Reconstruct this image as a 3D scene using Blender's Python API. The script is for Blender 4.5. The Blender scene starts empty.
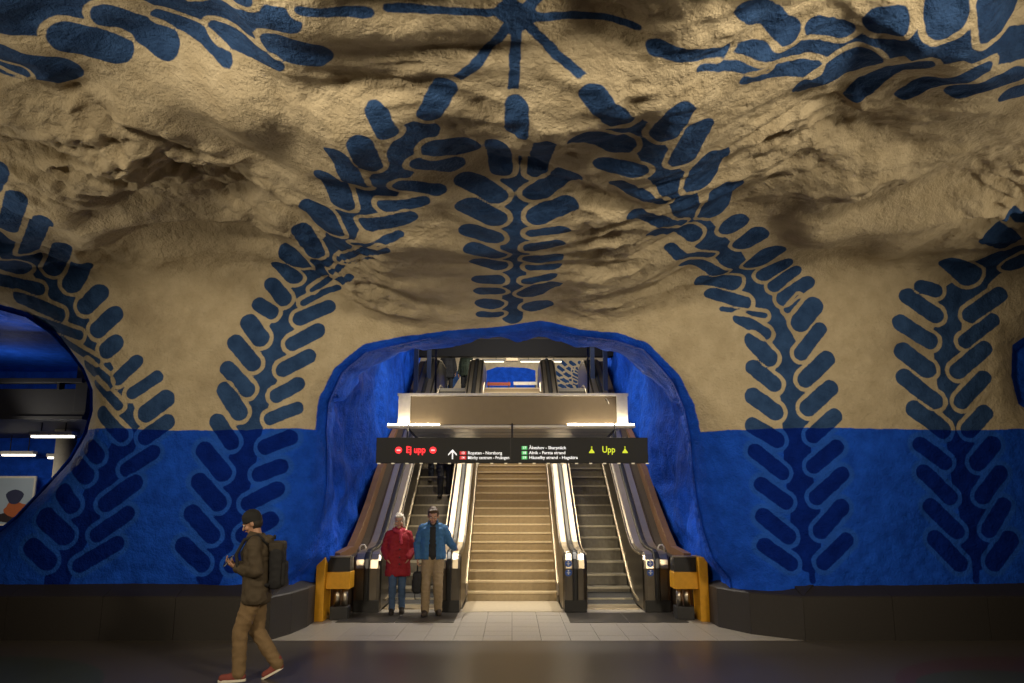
import numpy as np, math
import bpy, bmesh, random
from mathutils import Vector, Matrix
random.seed(4)
S = bpy.context.scene
COL = S.collection
R = math.radians
# ---------------------------------------------------------------- camera, world, light, exposure
cam = bpy.data.cameras.new('camera'); cam.sensor_width = 36; cam.lens = 28.125; cam.clip_end = 200
cam_o = bpy.data.objects.new('camera', cam); COL.objects.link(cam_o)
cam_o.location = (0, 0, 1.87); cam_o.rotation_euler = (R(90+11.2), 0, 0); S.camera = cam_o
W = bpy.data.worlds.new('world'); S.world = W; W.use_nodes = True
W.node_tree.nodes['Background'].inputs[0].default_value = (.9, .72, .5, 1); W.node_tree.nodes['Background'].inputs[1].default_value = .035
S.view_settings.view_transform = 'Standard'; S.view_settings.look = 'None'; S.view_settings.exposure = 0.0; S.view_settings.gamma = 1
def light(name, kind, loc, target, power, col, size=.3, size_y=None, spot=None, blend=.6):
    l = bpy.data.lights.new(name, kind); l.energy = power; l.color = col
    if kind == 'AREA':
        l.size = size
        if size_y: l.shape = 'RECTANGLE'; l.size_y = size_y
    else: l.shadow_soft_size = size
    if spot: l.spot_size = R(spot); l.spot_blend = blend
    o = bpy.data.objects.new(name, l); COL.objects.link(o); o.location = loc
    o.rotation_euler = (Vector(target)-Vector(loc)).to_track_quat('-Z', 'Y').to_euler()
    return o
WARM = (1, .845, .60); NEUT = (1, .92, .78)
# luminaires of the hall, left and right of the view
light('hall_light', 'SPOT', (-8.8, 8.3, 3.3), (0, 7.8, 5.3), 250, WARM, .10, spot=120, blend=.7)
light('hall_light', 'SPOT', (8.8, 8.3, 3.3), (0, 7.8, 5.3), 300, WARM, .10, spot=120, blend=.7)
light('hall_light', 'SPOT', (-4.4, 1.5, 4.9), (1.6, 11.75, 3.0), 1450, WARM, .45, spot=100, blend=1)
light('hall_light', 'SPOT', (4.4, 1.5, 4.9), (-1.2, 11.75, 3.0), 1500, WARM, .45, spot=100, blend=1)
# lamps of the canopy beam: strips washing out over the vault, downlights over the stair foot
light('canopy_light', 'SPOT', (-1.6, 13.78, 3.24), (-3.6, 6, 5.2), 30, WARM, .05, spot=165, blend=.5)
light('canopy_light', 'SPOT', (1.6, 13.78, 3.24), (3.6, 6, 5.2), 30, WARM, .05, spot=165, blend=.5)
light('canopy_light', 'SPOT', (-1.3, 14.35, 3.0), (-1.2, 13.4, 0), 180, NEUT, .06, spot=150, blend=.8)
light('canopy_light', 'SPOT', (1.3, 14.35, 3.0), (1.2, 13.4, 0), 180, NEUT, .06, spot=150, blend=.8)
light('canopy_light', 'SPOT', (-.9, 16.2, 3.05), (-1.0, 16.6, 0), 120, WARM, .08, spot=150, blend=.8)
light('canopy_light', 'SPOT', (.9, 16.2, 3.05), (1.0, 16.6, 0), 120, WARM, .08, spot=150, blend=.8)
light('shaft_light', 'AREA', (0, 18.8, 6.0), (0, 18.2, 1), 200, WARM, 4, .3)
light('shaft_light', 'AREA', (0, 25.4, 7.3), (0, 25.2, 5), 160, NEUT, 4, .3)
light('shaft_light', 'AREA', (0, 21.6, 7.3), (0, 22.6, 5), 150, NEUT, 4, .3)
light('upper_light', 'AREA', (0, 30.5, 8.2), (0, 33.5, 6), 170, NEUT, 5, .3)
light('passage_light', 'AREA', (-11.2, 15.4, 2.9), (-11.2, 16.6, 0), 50, NEUT, 2.5, .3)
light('passage_light', 'POINT', (-10.6, 16.6, 4.0), (0, 0, 0), 22, NEUT, .1)
light('passage_light', 'SPOT', (-9.0, 13.6, 3.0), (-7.5, 12.8, 4.6), 60, NEUT, .1, spot=150)
# ---------------------------------------------------------------- materials
MATS = {}
def mat(name, col, rough=.6, metal=0., emit=0., var=.18, scale=14., bump=.0, bscale=60., ecol=None, coat=0.):
    if name in MATS: return MATS[name]
    m = bpy.data.materials.new(name); m.use_nodes = True; nt = m.node_tree; b = nt.nodes['Principled BSDF']
    tc = nt.nodes.new('ShaderNodeTexCoord'); n = nt.nodes.new('ShaderNodeTexNoise'); n.inputs['Scale'].default_value = scale; n.inputs['Detail'].default_value = 4
    nt.links.new(tc.outputs['Object'], n.inputs['Vector'])
    mx = nt.nodes.new('ShaderNodeMix'); mx.data_type = 'RGBA'
    mx.inputs['A'].default_value = (*[c*(1-var) for c in col], 1); mx.inputs['B'].default_value = (*[min(1, c*(1+var)) for c in col], 1)
    nt.links.new(n.outputs['Fac'], mx.inputs['Factor']); nt.links.new(mx.outputs['Result'], b.inputs['Base Color'])
    b.inputs['Roughness'].default_value = rough; b.inputs['Metallic'].default_value = metal; b.inputs['Coat Weight'].default_value = coat
    if emit:
        b.inputs['Emission Color'].default_value = (*(ecol or col), 1); b.inputs['Emission Strength'].default_value = emit
    if bump:
        n2 = nt.nodes.new('ShaderNodeTexNoise'); n2.inputs['Scale'].default_value = bscale; n2.inputs['Detail'].default_value = 3
        nt.links.new(tc.outputs['Object'], n2.inputs['Vector'])
        bp = nt.nodes.new('ShaderNodeBump'); bp.inputs['Strength'].default_value = bump; bp.inputs['Distance'].default_value = .02
        nt.links.new(n2.outputs['Fac'], bp.inputs['Height']); nt.links.new(bp.outputs['Normal'], b.inputs['Normal'])
    MATS[name] = m; return m
def cave_material(name, muraled=True):
    m = bpy.data.materials.new(name); m.use_nodes = True; nt = m.node_tree; L = nt.links; b = nt.nodes['Principled BSDF']
    N = lambda t: nt.nodes.new('ShaderNode'+t)
    tc = N('TexCoord')
    def noise(scale, detail=4, rough=.55):
        n = N('TexNoise'); n.inputs['Scale'].default_value = scale; n.inputs['Detail'].default_value = detail; n.inputs['Roughness'].default_value = rough
        L.new(tc.outputs['Object'], n.inputs['Vector']); return n.outputs['Fac']
    def mix(f, a, c):
        x = N('Mix'); x.data_type = 'RGBA'
        for s, v in (('Factor', f), ('A', a), ('B', c)):
            if isinstance(v, (tuple, float)): x.inputs[s].default_value = (*v, 1) if isinstance(v, tuple) else v
            else: L.new(v, x.inputs[s])
        return x.outputs['Result']
    def rng(v, a, c):
        x = N('MapRange'); L.new(v, x.inputs['Value']); x.inputs['From Min'].default_value = a; x.inputs['From Max'].default_value = c; return x.outputs['Result']
    def madd(v, k, c):
        x = N('Math'); x.operation = 'MULTIPLY_ADD'; L.new(v, x.inputs[0]); x.inputs[1].default_value = k
        if isinstance(c, float): x.inputs[2].default_value = c
        else: L.new(c, x.inputs[2])
        return x.outputs[0]
    big, mid, fine = noise(.9, 5), noise(4, 5), noise(26, 4)
    blue = mix(rng(mid, .35, .7), (.010, .066, .50), (.016, .110, .78))
    blue = mix(madd(rng(fine, .45, .75), .30, 0.0), blue, (.010, .12, .72))
    if muraled:
        def attr(n):
            a = N('Attribute'); a.attribute_name = n; return a.outputs['Fac']
        e1 = madd(noise(5, 3), .045, -.0225); e2 = madd(noise(9, 2), .03, -.015)
        zone = N('Math'); zone.operation = 'ADD'; L.new(attr('zone'), zone.inputs[0]); L.new(e1, zone.inputs[1])
        leaf = N('Math'); leaf.operation = 'ADD'; L.new(attr('leaf'), leaf.inputs[0]); L.new(e2, leaf.inputs[1])
        halo = attr('halo')
        white = mix(rng(mid, .3, .75), (.50, .415, .28), (.65, .555, .395))
        white = mix(rng(big, .52, .8), white, (.34, .275, .185))
        white = mix(madd(rng(fine, .55, .8), .35, 0.0), white, (.36, .295, .20))
        lw = mix(rng(mid, .35, .7), (.026, .062, .165), (.046, .106, .265))
        lb = mix(rng(mid, .35, .7), (.002, .016, .19), (.003, .025, .28))
        hb = mix(madd(rng(halo, .085, .05), .45, 0.0), blue, (.03, .125, .50))
        zf = rng(zone.outputs[0], -.007, .007); lf = rng(leaf.outputs[0], .006, -.006)
        col = mix(zf, mix(lf, hb, lb), mix(lf, white, lw))
    else: col = blue
    L.new(col, b.inputs['Base Color']); b.inputs['Roughness'].default_value = .6
    b.inputs['Specular IOR Level'].default_value = .04
    h = madd(noise(7, 6, .62), 1.0, 0.0); h = madd(noise(34, 5, .6), .35, h)
    bp = N('Bump'); bp.inputs['Strength'].default_value = .8; bp.inputs['Distance'].default_value = .075
    L.new(h, bp.inputs['Height']); L.new(bp.outputs['Normal'], b.inputs['Normal'])
    return m
CAVE = cave_material('painted_rock'); BLUEROCK = cave_material('blue_painted_rock', False)
STEEL = mat('brushed_steel', (.46, .41, .34), .3, 1, var=.12, scale=5)
DSTEEL = mat('dark_steel', (.16, .14, .115), .32, 1, var=.2, scale=4)
DECK = mat('polished_deck', (.55, .47, .35), .34, 1, var=.1, scale=4)
TRIM = mat('bright_trim', (.70, .60, .45), .35, 1, var=.06)
RUBBER = mat('black_rubber', (.012, .012, .012), .35)
BLACK = mat('black_enamel', (.012, .012, .013), .4)
DARKM = mat('dark_metal', (.02, .02, .022), .5)
PLINTH = mat('dark_granite', (.026, .022, .020), .6, var=.35, scale=45)
YELLOW = mat('yellow_enamel', (.62, .30, .012), .4)
BROWN = mat('brown_panel', (.17, .085, .042), .5, var=.3, scale=6)
STAIR = mat('sandy_stone', (.37, .28, .155), .55, var=.25, scale=18)
NOSING = mat('pale_nosing', (.70, .58, .38), .45)
STEP = mat('escalator_step', (.20, .18, .14), .45, .15, var=.25)
TILE = mat('pale_terrazzo', (.42, .385, .335), .38, var=.22, scale=30)
PLATE = mat('floor_plate', (.11, .10, .09), .4, .8, var=.2, scale=40)
WHITE = mat('white_paint', (.75, .70, .6), .5)
EDGE = mat('step_edge_metal', (.50, .45, .34), .4, .3)
TUBE = mat('lamp_tube', (1, .86, .6), .5, emit=20, var=.0)
# ---------------------------------------------------------------- helpers
def tag(o, label=None, cat=None, group=None, kind=None):
    for k, v in (('label', label), ('category', cat), ('group', group), ('kind', kind)):
        if v: o[k] = v
    return o
def link(name, me, m=None, parent=None, loc=None):
    if m and not me.materials: me.materials.append(m)
    o = bpy.data.objects.new(name, me); COL.objects.link(o)
    if parent: o.parent = parent
    if loc: o.location = loc
    return o
def empty(name, loc, rz=0, label=None, cat=None, group=None):
    o = bpy.data.objects.new(name, None); COL.objects.link(o); o.location = loc; o.rotation_euler = (0, 0, rz); o.empty_display_size = .1
    return tag(o, label, cat, group)
def bm_mesh(name, bm, smooth=False):
    bmesh.ops.recalc_face_normals(bm, faces=bm.faces[:])
    me = bpy.data.meshes.new(name); bm.to_mesh(me); bm.free()
    if smooth:
        for p in me.polygons: p.use_smooth = True
    return me
def add_box(bm, a, b, bev=0.):
    r = bmesh.ops.create_cube(bm, size=1); v = r['verts']
    for p in v:
        p.co = Vector([(a[i]+b[i])/2+p.co[i]*(b[i]-a[i]) for i in range(3)])
    if bev:
        e = list({e for p in v for e in p.link_edges})
        bmesh.ops.bevel(bm, geom=e, offset=bev, segments=2, affect='EDGES', profile=.5)
def box(name, a, b, m, parent=None, bev=0.):
    bm = bmesh.new(); add_box(bm, a, b, bev); return link(name, bm_mesh(name, bm), m, parent)
def boxes(name, lst, m, parent=None, bev=0.):
    bm = bmesh.new()
    for a, b in lst: add_box(bm, a, b, bev)
    return link(name, bm_mesh(name, bm), m, parent)
def add_tube(bm, pts, r, seg=10, radii=None):
    pts = [Vector(p) for p in pts]; rings = []; up = None
    for i, p in enumerate(pts):
        d = (pts[min(i+1, len(pts)-1)]-pts[max(i-1, 0)]).normalized()
        if up is None: up = Vector((0, 0, 1)) if abs(d.z) < .9 else Vector((1, 0, 0))
        s = d.cross(up).normalized(); up = s.cross(d).normalized(); rr = radii[i] if radii else r
        rings.append([bm.verts.new(p+(s*math.cos(t)+up*math.sin(t))*rr) for t in [2*math.pi*k/seg for k in range(seg)]])
    for a, b in zip(rings, rings[1:]):
        for k in range(seg): bm.faces.new((a[k], a[(k+1) % seg], b[(k+1) % seg], b[k]))
    bm.faces.new(rings[0][::-1]); bm.faces.new(rings[-1])
def tube(name, pts, r, m, parent=None, seg=10):
    bm = bmesh.new(); add_tube(bm, pts, r, seg); return link(name, bm_mesh(name, bm, True), m, parent)
def prism_x(name, prof, x0, x1, m, parent=None, inset=0.):
    """closed (y,z) profile extruded along x; inset rounds both side edges"""
    n = len(prof); bm = bmesh.new()
    c = []
    for i in range(n):
        a, b, d = Vector(prof[i-1]), Vector(prof[i]), Vector(prof[(i+1) % n])
        t = ((b-a).normalized()+(d-b).normalized()); t = t.normalized() if t.length > 1e-6 else Vector((1, 0))
        c.append(Vector((-t.y, t.x)))
    ar = sum(prof[i-1][0]*prof[i][1]-prof[i][0]*prof[i-1][1] for i in range(n))
    sg = 1 if ar > 0 else -1
    lay = [(x0, inset), (x0+inset*.3, inset*.3), (x0+inset, 0), (x1-inset, 0), (x1-inset*.3, inset*.3), (x1, inset)] if inset else [(x0, 0), (x1, 0)]
    rings = [[bm.verts.new((x, prof[i][0]+c[i].x*sg*k, prof[i][1]+c[i].y*sg*k)) for i in range(n)] for x, k in lay]
    for a, b in zip(rings, rings[1:]):
        for k in range(n): bm.faces.new((a[k], a[(k+1) % n], b[(k+1) % n], b[k]))
    bm.faces.new(rings[0]); bm.faces.new(rings[-1])
    return link(name, bm_mesh(name, bm), m, parent)
def sweep_x(name, path, x0, x1, th, m, parent=None):
    """strip of thickness th following an open (y,z) path"""
    n = len(path); up = []
    for i in range(n):
        a, d = Vector(path[max(i-1, 0)]), Vector(path[min(i+1, n-1)]); t = (d-a).normalized(); up.append(Vector((-t.y, t.x)))
    bm = bmesh.new(); e = min(th*.4, (x1-x0)*.2)
    rings = []
    for i in range(n):
        p = Vector(path[i]); q = p+up[i]*th; q1 = p+up[i]*(th-e)
        rings.append([bm.verts.new(v) for v in ((x0, p.x, p.y), (x0, q1.x, q1.y), (x0+e, q.x, q.y), (x1-e, q.x, q.y), (x1, q1.x, q1.y), (x1, p.x, p.y))])
    for a, b in zip(rings, rings[1:]):
        for k in range(6): bm.faces.new((a[k], a[(k+1) % 6], b[(k+1) % 6], b[k]))
    bm.faces.new(rings[0]); bm.faces.new(rings[-1])
    return link(name, bm_mesh(name, bm), m, parent)
def text(name, body, size, x, y, z, m, parent, width=None, align='LEFT', bold=0.):
    cu = bpy.data.curves.new('txt', 'FONT'); cu.body = body; cu.size = size; cu.extrude = .002; cu.align_x = align; cu.align_y = 'CENTER'; cu.offset = bold
    cu.resolution_u = 4
    o = bpy.data.objects.new('txt', cu); COL.objects.link(o); bpy.context.view_layer.update()
    me = bpy.data.meshes.new_from_object(o.evaluated_get(bpy.context.evaluated_depsgraph_get()))
    bpy.data.objects.remove(o)
    if width:
        xs = [v.co.x for v in me.vertices]; w = max(xs)-min(xs); k = width/w
        for v in me.vertices: v.co.x *= k
    me.materials.clear(); t = link(name, me, m, parent, (x, y, z)); t.rotation_euler = (R(90), 0, 0); return t
def disc(name, c, r, m, parent, th=.006, seg=20, axis='y'):
    bm = bmesh.new(); bmesh.ops.create_cone(bm, cap_ends=True, segments=seg, radius1=r, radius2=r, depth=th)
    rot = Matrix.Rotation(R(90), 4, 'X') if axis == 'y' else Matrix.Identity(4)
    bmesh.ops.transform(bm, matrix=Matrix.Translation(c) @ rot, verts=bm.verts[:])
    return link(name, bm_mesh(name, bm), m, parent)
# ---------------------------------------------------------------- cave surface (real geometry, unfolded as X along the hall, T up the wall and over the vault)
_rs = np.random.RandomState(7)
_PERM = np.concatenate([_rs.permutation(256)]*3)
_G = _rs.normal(size=(256, 3)); _G /= np.linalg.norm(_G, axis=1)[:, None]
def perlin(p):
    p = np.asarray(p, float); i = np.floor(p).astype(int); f = p - i; i &= 255
    u = f*f*f*(f*(f*6-15)+10); r = np.zeros(len(p))
    for dx in (0, 1):
        wx = u[:, 0] if dx else 1-u[:, 0]
        for dy in (0, 1):
            wy = u[:, 1] if dy else 1-u[:, 1]
            for dz in (0, 1):
                wz = u[:, 2] if dz else 1-u[:, 2]
                h = _PERM[_PERM[_PERM[i[:, 0]+dx]+i[:, 1]+dy]+i[:, 2]+dz]
                g = _G[h]
                r += wx*wy*wz*(g[:, 0]*(f[:, 0]-dx)+g[:, 1]*(f[:, 1]-dy)+g[:, 2]*(f[:, 2]-dz))
    return r*1.5
def smooth(a, b, x):
    t = np.clip((x-a)/(b-a), 0, 1); return t*t*(3-2*t)
def sd_poly(x, y, poly):                      # signed distance, positive outside
    d = np.full(x.shape, 1e9); s = np.ones(x.shape); n = len(poly)
    for k in range(n):
        ax, ay = poly[k]; bx, by = poly[k-1]
        ex, ey = bx-ax, by-ay; wx, wy = x-ax, y-ay
        t = np.clip((wx*ex+wy*ey)/(ex*ex+ey*ey), 0, 1)
        d = np.minimum(d, (wx-ex*t)**2+(wy-ey*t)**2)
        c1 = y >= ay; c2 = y < by; c3 = ex*wy > ey*wx
        s = np.where((c1 & c2 & c3) | (~c1 & ~c2 & ~c3), -s, s)
    return np.sqrt(d)*s
YW = 11.75
ARCH = [(-3.3,-.6),(-3.25,.7),(-3.0,1.0),(-2.88,1.4),(-2.80,2.0),(-2.80,2.9),(-2.74,3.3),(-2.52,3.72),(-2.16,4.02),(-1.62,4.15),(-.92,4.29),(-.2,4.35),(.42,4.46),(.98,4.27),(1.55,4.20),(1.95,4.06),(2.38,3.60),(2.58,3.2),(2.70,2.75),(2.78,1.9),(2.86,1.4),(2.98,1.0),(3.22,.7),(3.3,-.6)]
LEFT = [(-7.6,4.66),(-7.2,4.40),(-6.9,4.1),(-6.66,3.82),(-6.5,3.5),(-6.47,3.2),(-6.53,2.9),(-6.72,2.5),(-7.02,2.1),(-7.4,1.65),(-7.85,1.25),(-8.6,.95),(-12.5,.9),(-12.5,4.9),(-9,5.05)]
RIGHT = [(7.62,3.3),(7.55,3.7),(7.65,4.15),(8.2,4.5),(10,4.6),(10,3.0),(8.2,3.0)]
def zk_of(X):
    return 4.52 + .85*smooth(1.2, 3.9, np.abs(X)) + .06*np.sin(X*1.3)
def slope_of(X, a):
    return .13 - .03*smooth(2, 5, np.abs(X))
def surface(X, T):                            # -> position arrays and distances to the openings
    zk = zk_of(X); a = T - zk; w = .16
    sp = w*np.logaddexp(0, a/w); sm = sp - a
    y = YW - sp; z = zk - sm + slope_of(X, a)*sp
    da = sd_poly(X, T, ARCH); dl = sd_poly(X, T, LEFT); dr = sd_poly(X, T, RIGHT)
    R = .24 + .62*smooth(4.1, 2.2, T)
    m = np.clip(R-da, 0, R*.999); y = y + R - np.sqrt(R*R-m*m)
    RL = .75; m = np.clip(RL-dl, 0, RL*.999); y = y + RL - np.sqrt(RL*RL-m*m)
    m = np.clip(.5-dr, 0, .6); y = y + m*m
    # bulges of the sprayed rock: vault rough, wall smooth
    up = smooth(-.25, .6, a)
    P = np.stack([X, y, z], 1)
    wrp = np.stack([perlin(P*.6+9), perlin(P*.6+31), perlin(P*.6+57)], 1)
    Q = P + .5*wrp
    n1 = perlin(Q*np.array([.55, .7, .7])+3)
    n2 = perlin(Q*np.array([1.1, 1.5, 1.5])+11)
    sk = np.stack([Q[:, 0]*.9+Q[:, 1]*.5*np.sign(Q[:, 0]), Q[:, 1]*2.0-Q[:, 0]*.35*np.sign(Q[:, 0]), Q[:, 2]*2.0], 1)
    n3 = 1-np.abs(perlin(sk*1.25+5))*2
    n4 = perlin(Q*5+17); n5 = perlin(P*11+23)
    edge = smooth(.0, .5, np.minimum(np.minimum(da, dl), 9))
    cen = 1-.55*smooth(2.4, 1.2, np.abs(X))*smooth(4.5, 2, a)
    amp = up*cen*(.35+.65*edge)
    rough = np.clip(.55+1.1*perlin(P*.42+71), .05, 1.3)
    fr = np.full(X.shape, 9.)
    for ax_, ay_, bx_, by_ in ((4.1, 5.2, 1.5, 8.6), (-4.1, 5.2, -1.5, 8.6), (0, 4.6, 0, 10.6), (-1.4, 9.2, 1.4, 9.2), (1.8, 10.4, 4.9, 10.6), (-1.6, 10.8, -5, 10.9)):
        ex, ey = bx_-ax_, by_-ay_; t = np.clip(((X-ax_)*ex+(T-ay_)*ey)/(ex*ex+ey*ey), 0, 1); fr = np.minimum(fr, np.hypot(X-ax_-ex*t, T-ay_-ey*t))
    rough = rough*(.28+.72*smooth(.5, 1.3, fr)); n2 = n2*(.6+.4*smooth(.5, 1.3, fr))
    d = amp*(.36*n1+.24*n2+rough*(.16*(n3-.45)+.10*n4+.040*n5)) + (1-up)*(.06*n1+.03*n2+.014*n4*edge+.006*n5)
    # ledge where wall meets vault
    s = 1.0/np.sqrt(1+slope_of(X, a)**2); g = up
    y = y - d*(1-g)*1.0 - d*g*.25
    z = z - d*g*s
    return np.stack([X, y, z], 1), da, dl, dr, a
LEAVES = [(-3.94,10.66,-3.66,10.49,0.196),(-3.5,10.82,-3.17,10.45,0.18),(-4.69,10.44,-4.32,10.26,0.25),(-4.81,10.24,-4.62,10.22,0.1),(-3.07,10.71,-2.52,10.32,0.093),(-2.52,10.51,-1.96,10.43,0.115),(-1.8,10.67,-1.57,10.57,0.181),(-1.5,11.12,-1.03,11.05,0.047),(-1.98,11.24,-1.93,11.23,0.091),(1.11,10.74,1.67,10.56,0.085),(1.52,10.46,2.19,10.3,0.045),(2.02,10.23,2.68,10.23,0.09),(1.75,11.06,2.26,10.66,0.116),(2.51,10.7,2.82,10.66,0.101),(3.05,10.88,3.12,10.93,0.156),(3.5,11.18,3.57,11.05,0.185),(3.95,11.22,4.11,10.95,0.18),(2.77,9.98,3.13,10.33,0.202),(3.41,9.69,3.66,10.44,0.123),(3.89,9.79,4.2,10.46,0.105),(4.33,10.02,4.6,10.26,0.17),(4.88,9.91,5.04,9.92,0.127),(-0.55,10.16,-0.72,9.82,0.107),(0.04,10.04,0.04,9.7,0.105),(0.66,10.29,0.92,9.96,0.123),(-0.14,9.27,-0.11,8.64,0.121),(0.3,9.55,0.26,8.6,0.109),(-0.47,8.51,-0.17,8.17,0.135),(-0.47,8.03,-0.2,7.78,0.153),(-0.46,7.51,-0.24,7.37,0.156),(-0.46,7.12,-0.18,6.89,0.124),(-0.41,6.7,-0.17,6.5,0.124),(-0.4,6.12,-0.22,6.12,0.135),(-0.4,5.7,-0.21,5.73,0.129),(-0.36,5.26,-0.28,5.24,0.17),(-0.43,4.92,-0.21,4.86,0.101),(0.58,8.64,0.25,8.19,0.143),(0.59,8.04,0.3,7.8,0.144),(0.6,7.57,0.23,7.49,0.076),(0.5,7.22,0.27,7.15,0.144),(0.51,6.78,0.26,6.72,0.135),(0.58,6.53,0.22,6.46,0.059),(0.52,6.32,0.19,6.13,0.072),(0.47,5.97,0.27,5.64,0.21),(0.42,5.1,0.32,5.04,0.184),(-1.16,9.86,-1.1,9.61,0.102),(-1.36,9.51,-1.35,9.06,0.123),(-1.63,9.29,-1.59,8.44,0.13),(-1.91,8.61,-1.88,7.98,0.154),(-0.68,9.18,-0.47,9.18,0.18),(-0.85,8.95,-0.6,8.84,0.144),(-1.12,8.52,-0.78,8.4,0.104),(-1.38,8.07,-0.94,8.22,0.08),(-1.64,7.62,-1.13,7.95,0.113),(-2.3,7.62,-2.24,7.35,0.25),(-2.76,6.8,-2.71,6.25,0.16),(-3.18,5.86,-3.13,5.75,0.231),(-3.45,5.5,-3.31,5.27,0.161),(-3.63,5.09,-3.46,4.87,0.126),(-1.93,7.03,-1.26,7.61,0.055),(-2.31,6.11,-1.51,7.27,0.097),(-2.6,5.67,-1.73,6.72,0.045),(-3.01,5.02,-2.25,5.78,0.053),(-3.15,4.8,-2.59,5.16,0.059),(-3.82,4.77,-3.63,4.65,0.113),(-3.95,4.48,-3.77,4.25,0.141),(-4.13,4.17,-3.86,3.87,0.127),(-4.23,3.79,-3.91,3.47,0.117),(-4.24,3.46,-4.02,3.14,0.129),(-4.33,3.0,-4.11,2.7,0.117),(-3.19,4.55,-2.76,4.75,0.114),(-3.28,4.16,-2.91,4.36,0.114),(-3.4,3.77,-3.03,3.97,0.114),(-3.47,3.38,-3.17,3.55,0.108),(-3.56,3.04,-3.17,3.2,0.095),(-4.49,2.58,-4.19,2.25,0.127),(-4.52,2.13,-4.22,1.83,0.127),(-4.58,1.68,-4.28,1.38,0.127),(-4.67,1.23,-4.4,0.99,0.127),(-3.61,2.63,-3.27,2.77,0.114),(-3.67,2.24,-3.39,2.35,0.114),(-3.79,1.82,-3.42,2.02,0.114),(-3.82,1.38,-3.48,1.59,0.121),(-3.97,0.96,-3.72,1.11,0.113),(-5.87,8.42,-6.26,7.96,0.096),(-6.01,7.85,-6.78,6.82,0.129),(-5.92,7.4,-6.9,6.13,0.124),(-6.4,6.16,-6.93,5.39,0.138),(-6.37,5.62,-6.66,5.12,0.162),(-7.56,5.57,-7.45,5.53,0.247),(-7.87,5.22,-7.2,5.04,0.103),(-6.24,4.96,-6.43,4.76,0.148),(-6.0,4.61,-6.22,4.39,0.138),(-5.95,4.17,-6.06,4.08,0.138),(-5.59,3.89,-5.85,3.64,0.106),(-5.26,3.66,-5.61,3.42,0.096),(-5.11,3.33,-5.37,3.12,0.138),(-5.06,2.99,-5.36,2.77,0.117),(-7.58,4.94,-6.86,4.63,0.099),(-7.45,4.63,-6.54,4.31,0.072),(-6.99,4.32,-6.22,3.9,0.054),(-6.43,3.9,-6.0,3.57,0.091),(-6.24,3.61,-5.8,3.23,0.073),(-6.09,3.14,-5.71,2.8,0.105),(-6.22,2.63,-6.06,2.5,0.123),(-6.4,2.38,-6.18,2.21,0.126),(-6.5,1.98,-6.32,1.8,0.127),(-6.69,1.62,-6.4,1.38,0.148),(-6.82,1.2,-6.6,1.02,0.137),(-5.24,2.55,-5.6,2.31,0.108),(-5.46,2.11,-5.83,1.82,0.126),(-5.51,1.68,-5.93,1.38,0.108),(-5.63,1.26,-6.14,0.96,0.108),(0.67,9.59,0.97,9.4,0.176),(0.89,9.02,1.23,8.98,0.104),(1.06,8.7,1.66,8.07,0.083),(1.38,7.87,2.03,7.25,0.108),(1.42,10.03,1.36,9.68,0.143),(1.68,9.66,1.64,9.15,0.147),(2.04,8.86,2.03,8.39,0.204),(2.45,8.03,2.49,7.33,0.222),(1.74,7.21,2.33,6.8,0.134),(2.06,6.55,2.76,6.08,0.083),(2.41,5.97,3.07,5.58,0.108),(2.83,5.39,3.31,5.17,0.164),(2.99,4.98,3.51,4.8,0.109),(3.17,4.7,3.81,4.6,0.045),(3.42,4.56,3.8,4.32,0.1),(2.94,6.9,2.87,6.84,0.178),(3.32,6.59,3.21,6.37,0.181),(3.71,6.02,3.6,5.74,0.23),(4.07,5.55,3.81,5.31,0.141),(4.28,5.38,3.98,5.08,0.106),(4.48,5.15,4.12,4.87,0.12),(4.35,4.91,4.16,4.69,0.054),(4.56,4.75,4.34,4.49,0.148),(3.61,4.21,3.82,3.95,0.138),(3.58,3.8,3.88,3.55,0.117),(3.56,3.37,3.87,3.14,0.129),(4.62,4.39,4.31,4.01,0.108),(4.69,3.93,4.36,3.63,0.127),(4.71,3.49,4.37,3.2,0.127),(4.75,3.08,4.42,2.8,0.117),(3.53,2.94,3.87,2.73,0.121),(3.54,2.57,3.92,2.26,0.108),(3.61,2.09,3.94,1.84,0.108),(3.61,1.64,3.94,1.36,0.117),(3.61,1.23,3.94,0.99,0.108),(4.75,2.63,4.39,2.35,0.108),(4.79,2.24,4.38,1.9,0.106),(4.73,1.77,4.41,1.44,0.117),(4.76,1.31,4.41,1.0,0.107),(5.95,2.66,6.28,2.41,0.117),(5.97,2.26,6.32,1.91,0.117),(6.03,1.78,6.38,1.43,0.117),(6.07,1.32,6.37,0.99,0.127),(7.01,2.66,6.78,2.41,0.128),(7.08,2.25,6.8,1.92,0.117),(7.09,1.79,6.85,1.45,0.116),(7.13,1.31,6.87,1.0,0.129),(5.99,4.9,6.39,4.61,0.129),(5.85,4.49,6.26,4.21,0.129),(5.85,4.05,6.17,3.78,0.138),(5.83,3.66,6.22,3.3,0.127),(5.94,3.18,6.29,2.88,0.138),(6.57,5.59,6.89,5.27,0.202),(6.2,5.06,6.42,4.99,0.109),(7.38,4.93,6.92,4.61,0.129),(7.24,4.53,6.79,4.2,0.108),(7.06,4.09,6.61,3.74,0.119),(6.97,3.64,6.61,3.29,0.117),(6.94,3.12,6.7,2.88,0.127),(6.72,6.45,7.1,6.18,0.168),(6.54,7.14,7.1,6.66,0.141),(7.47,5.53,7.55,5.57,0.161)]
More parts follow.
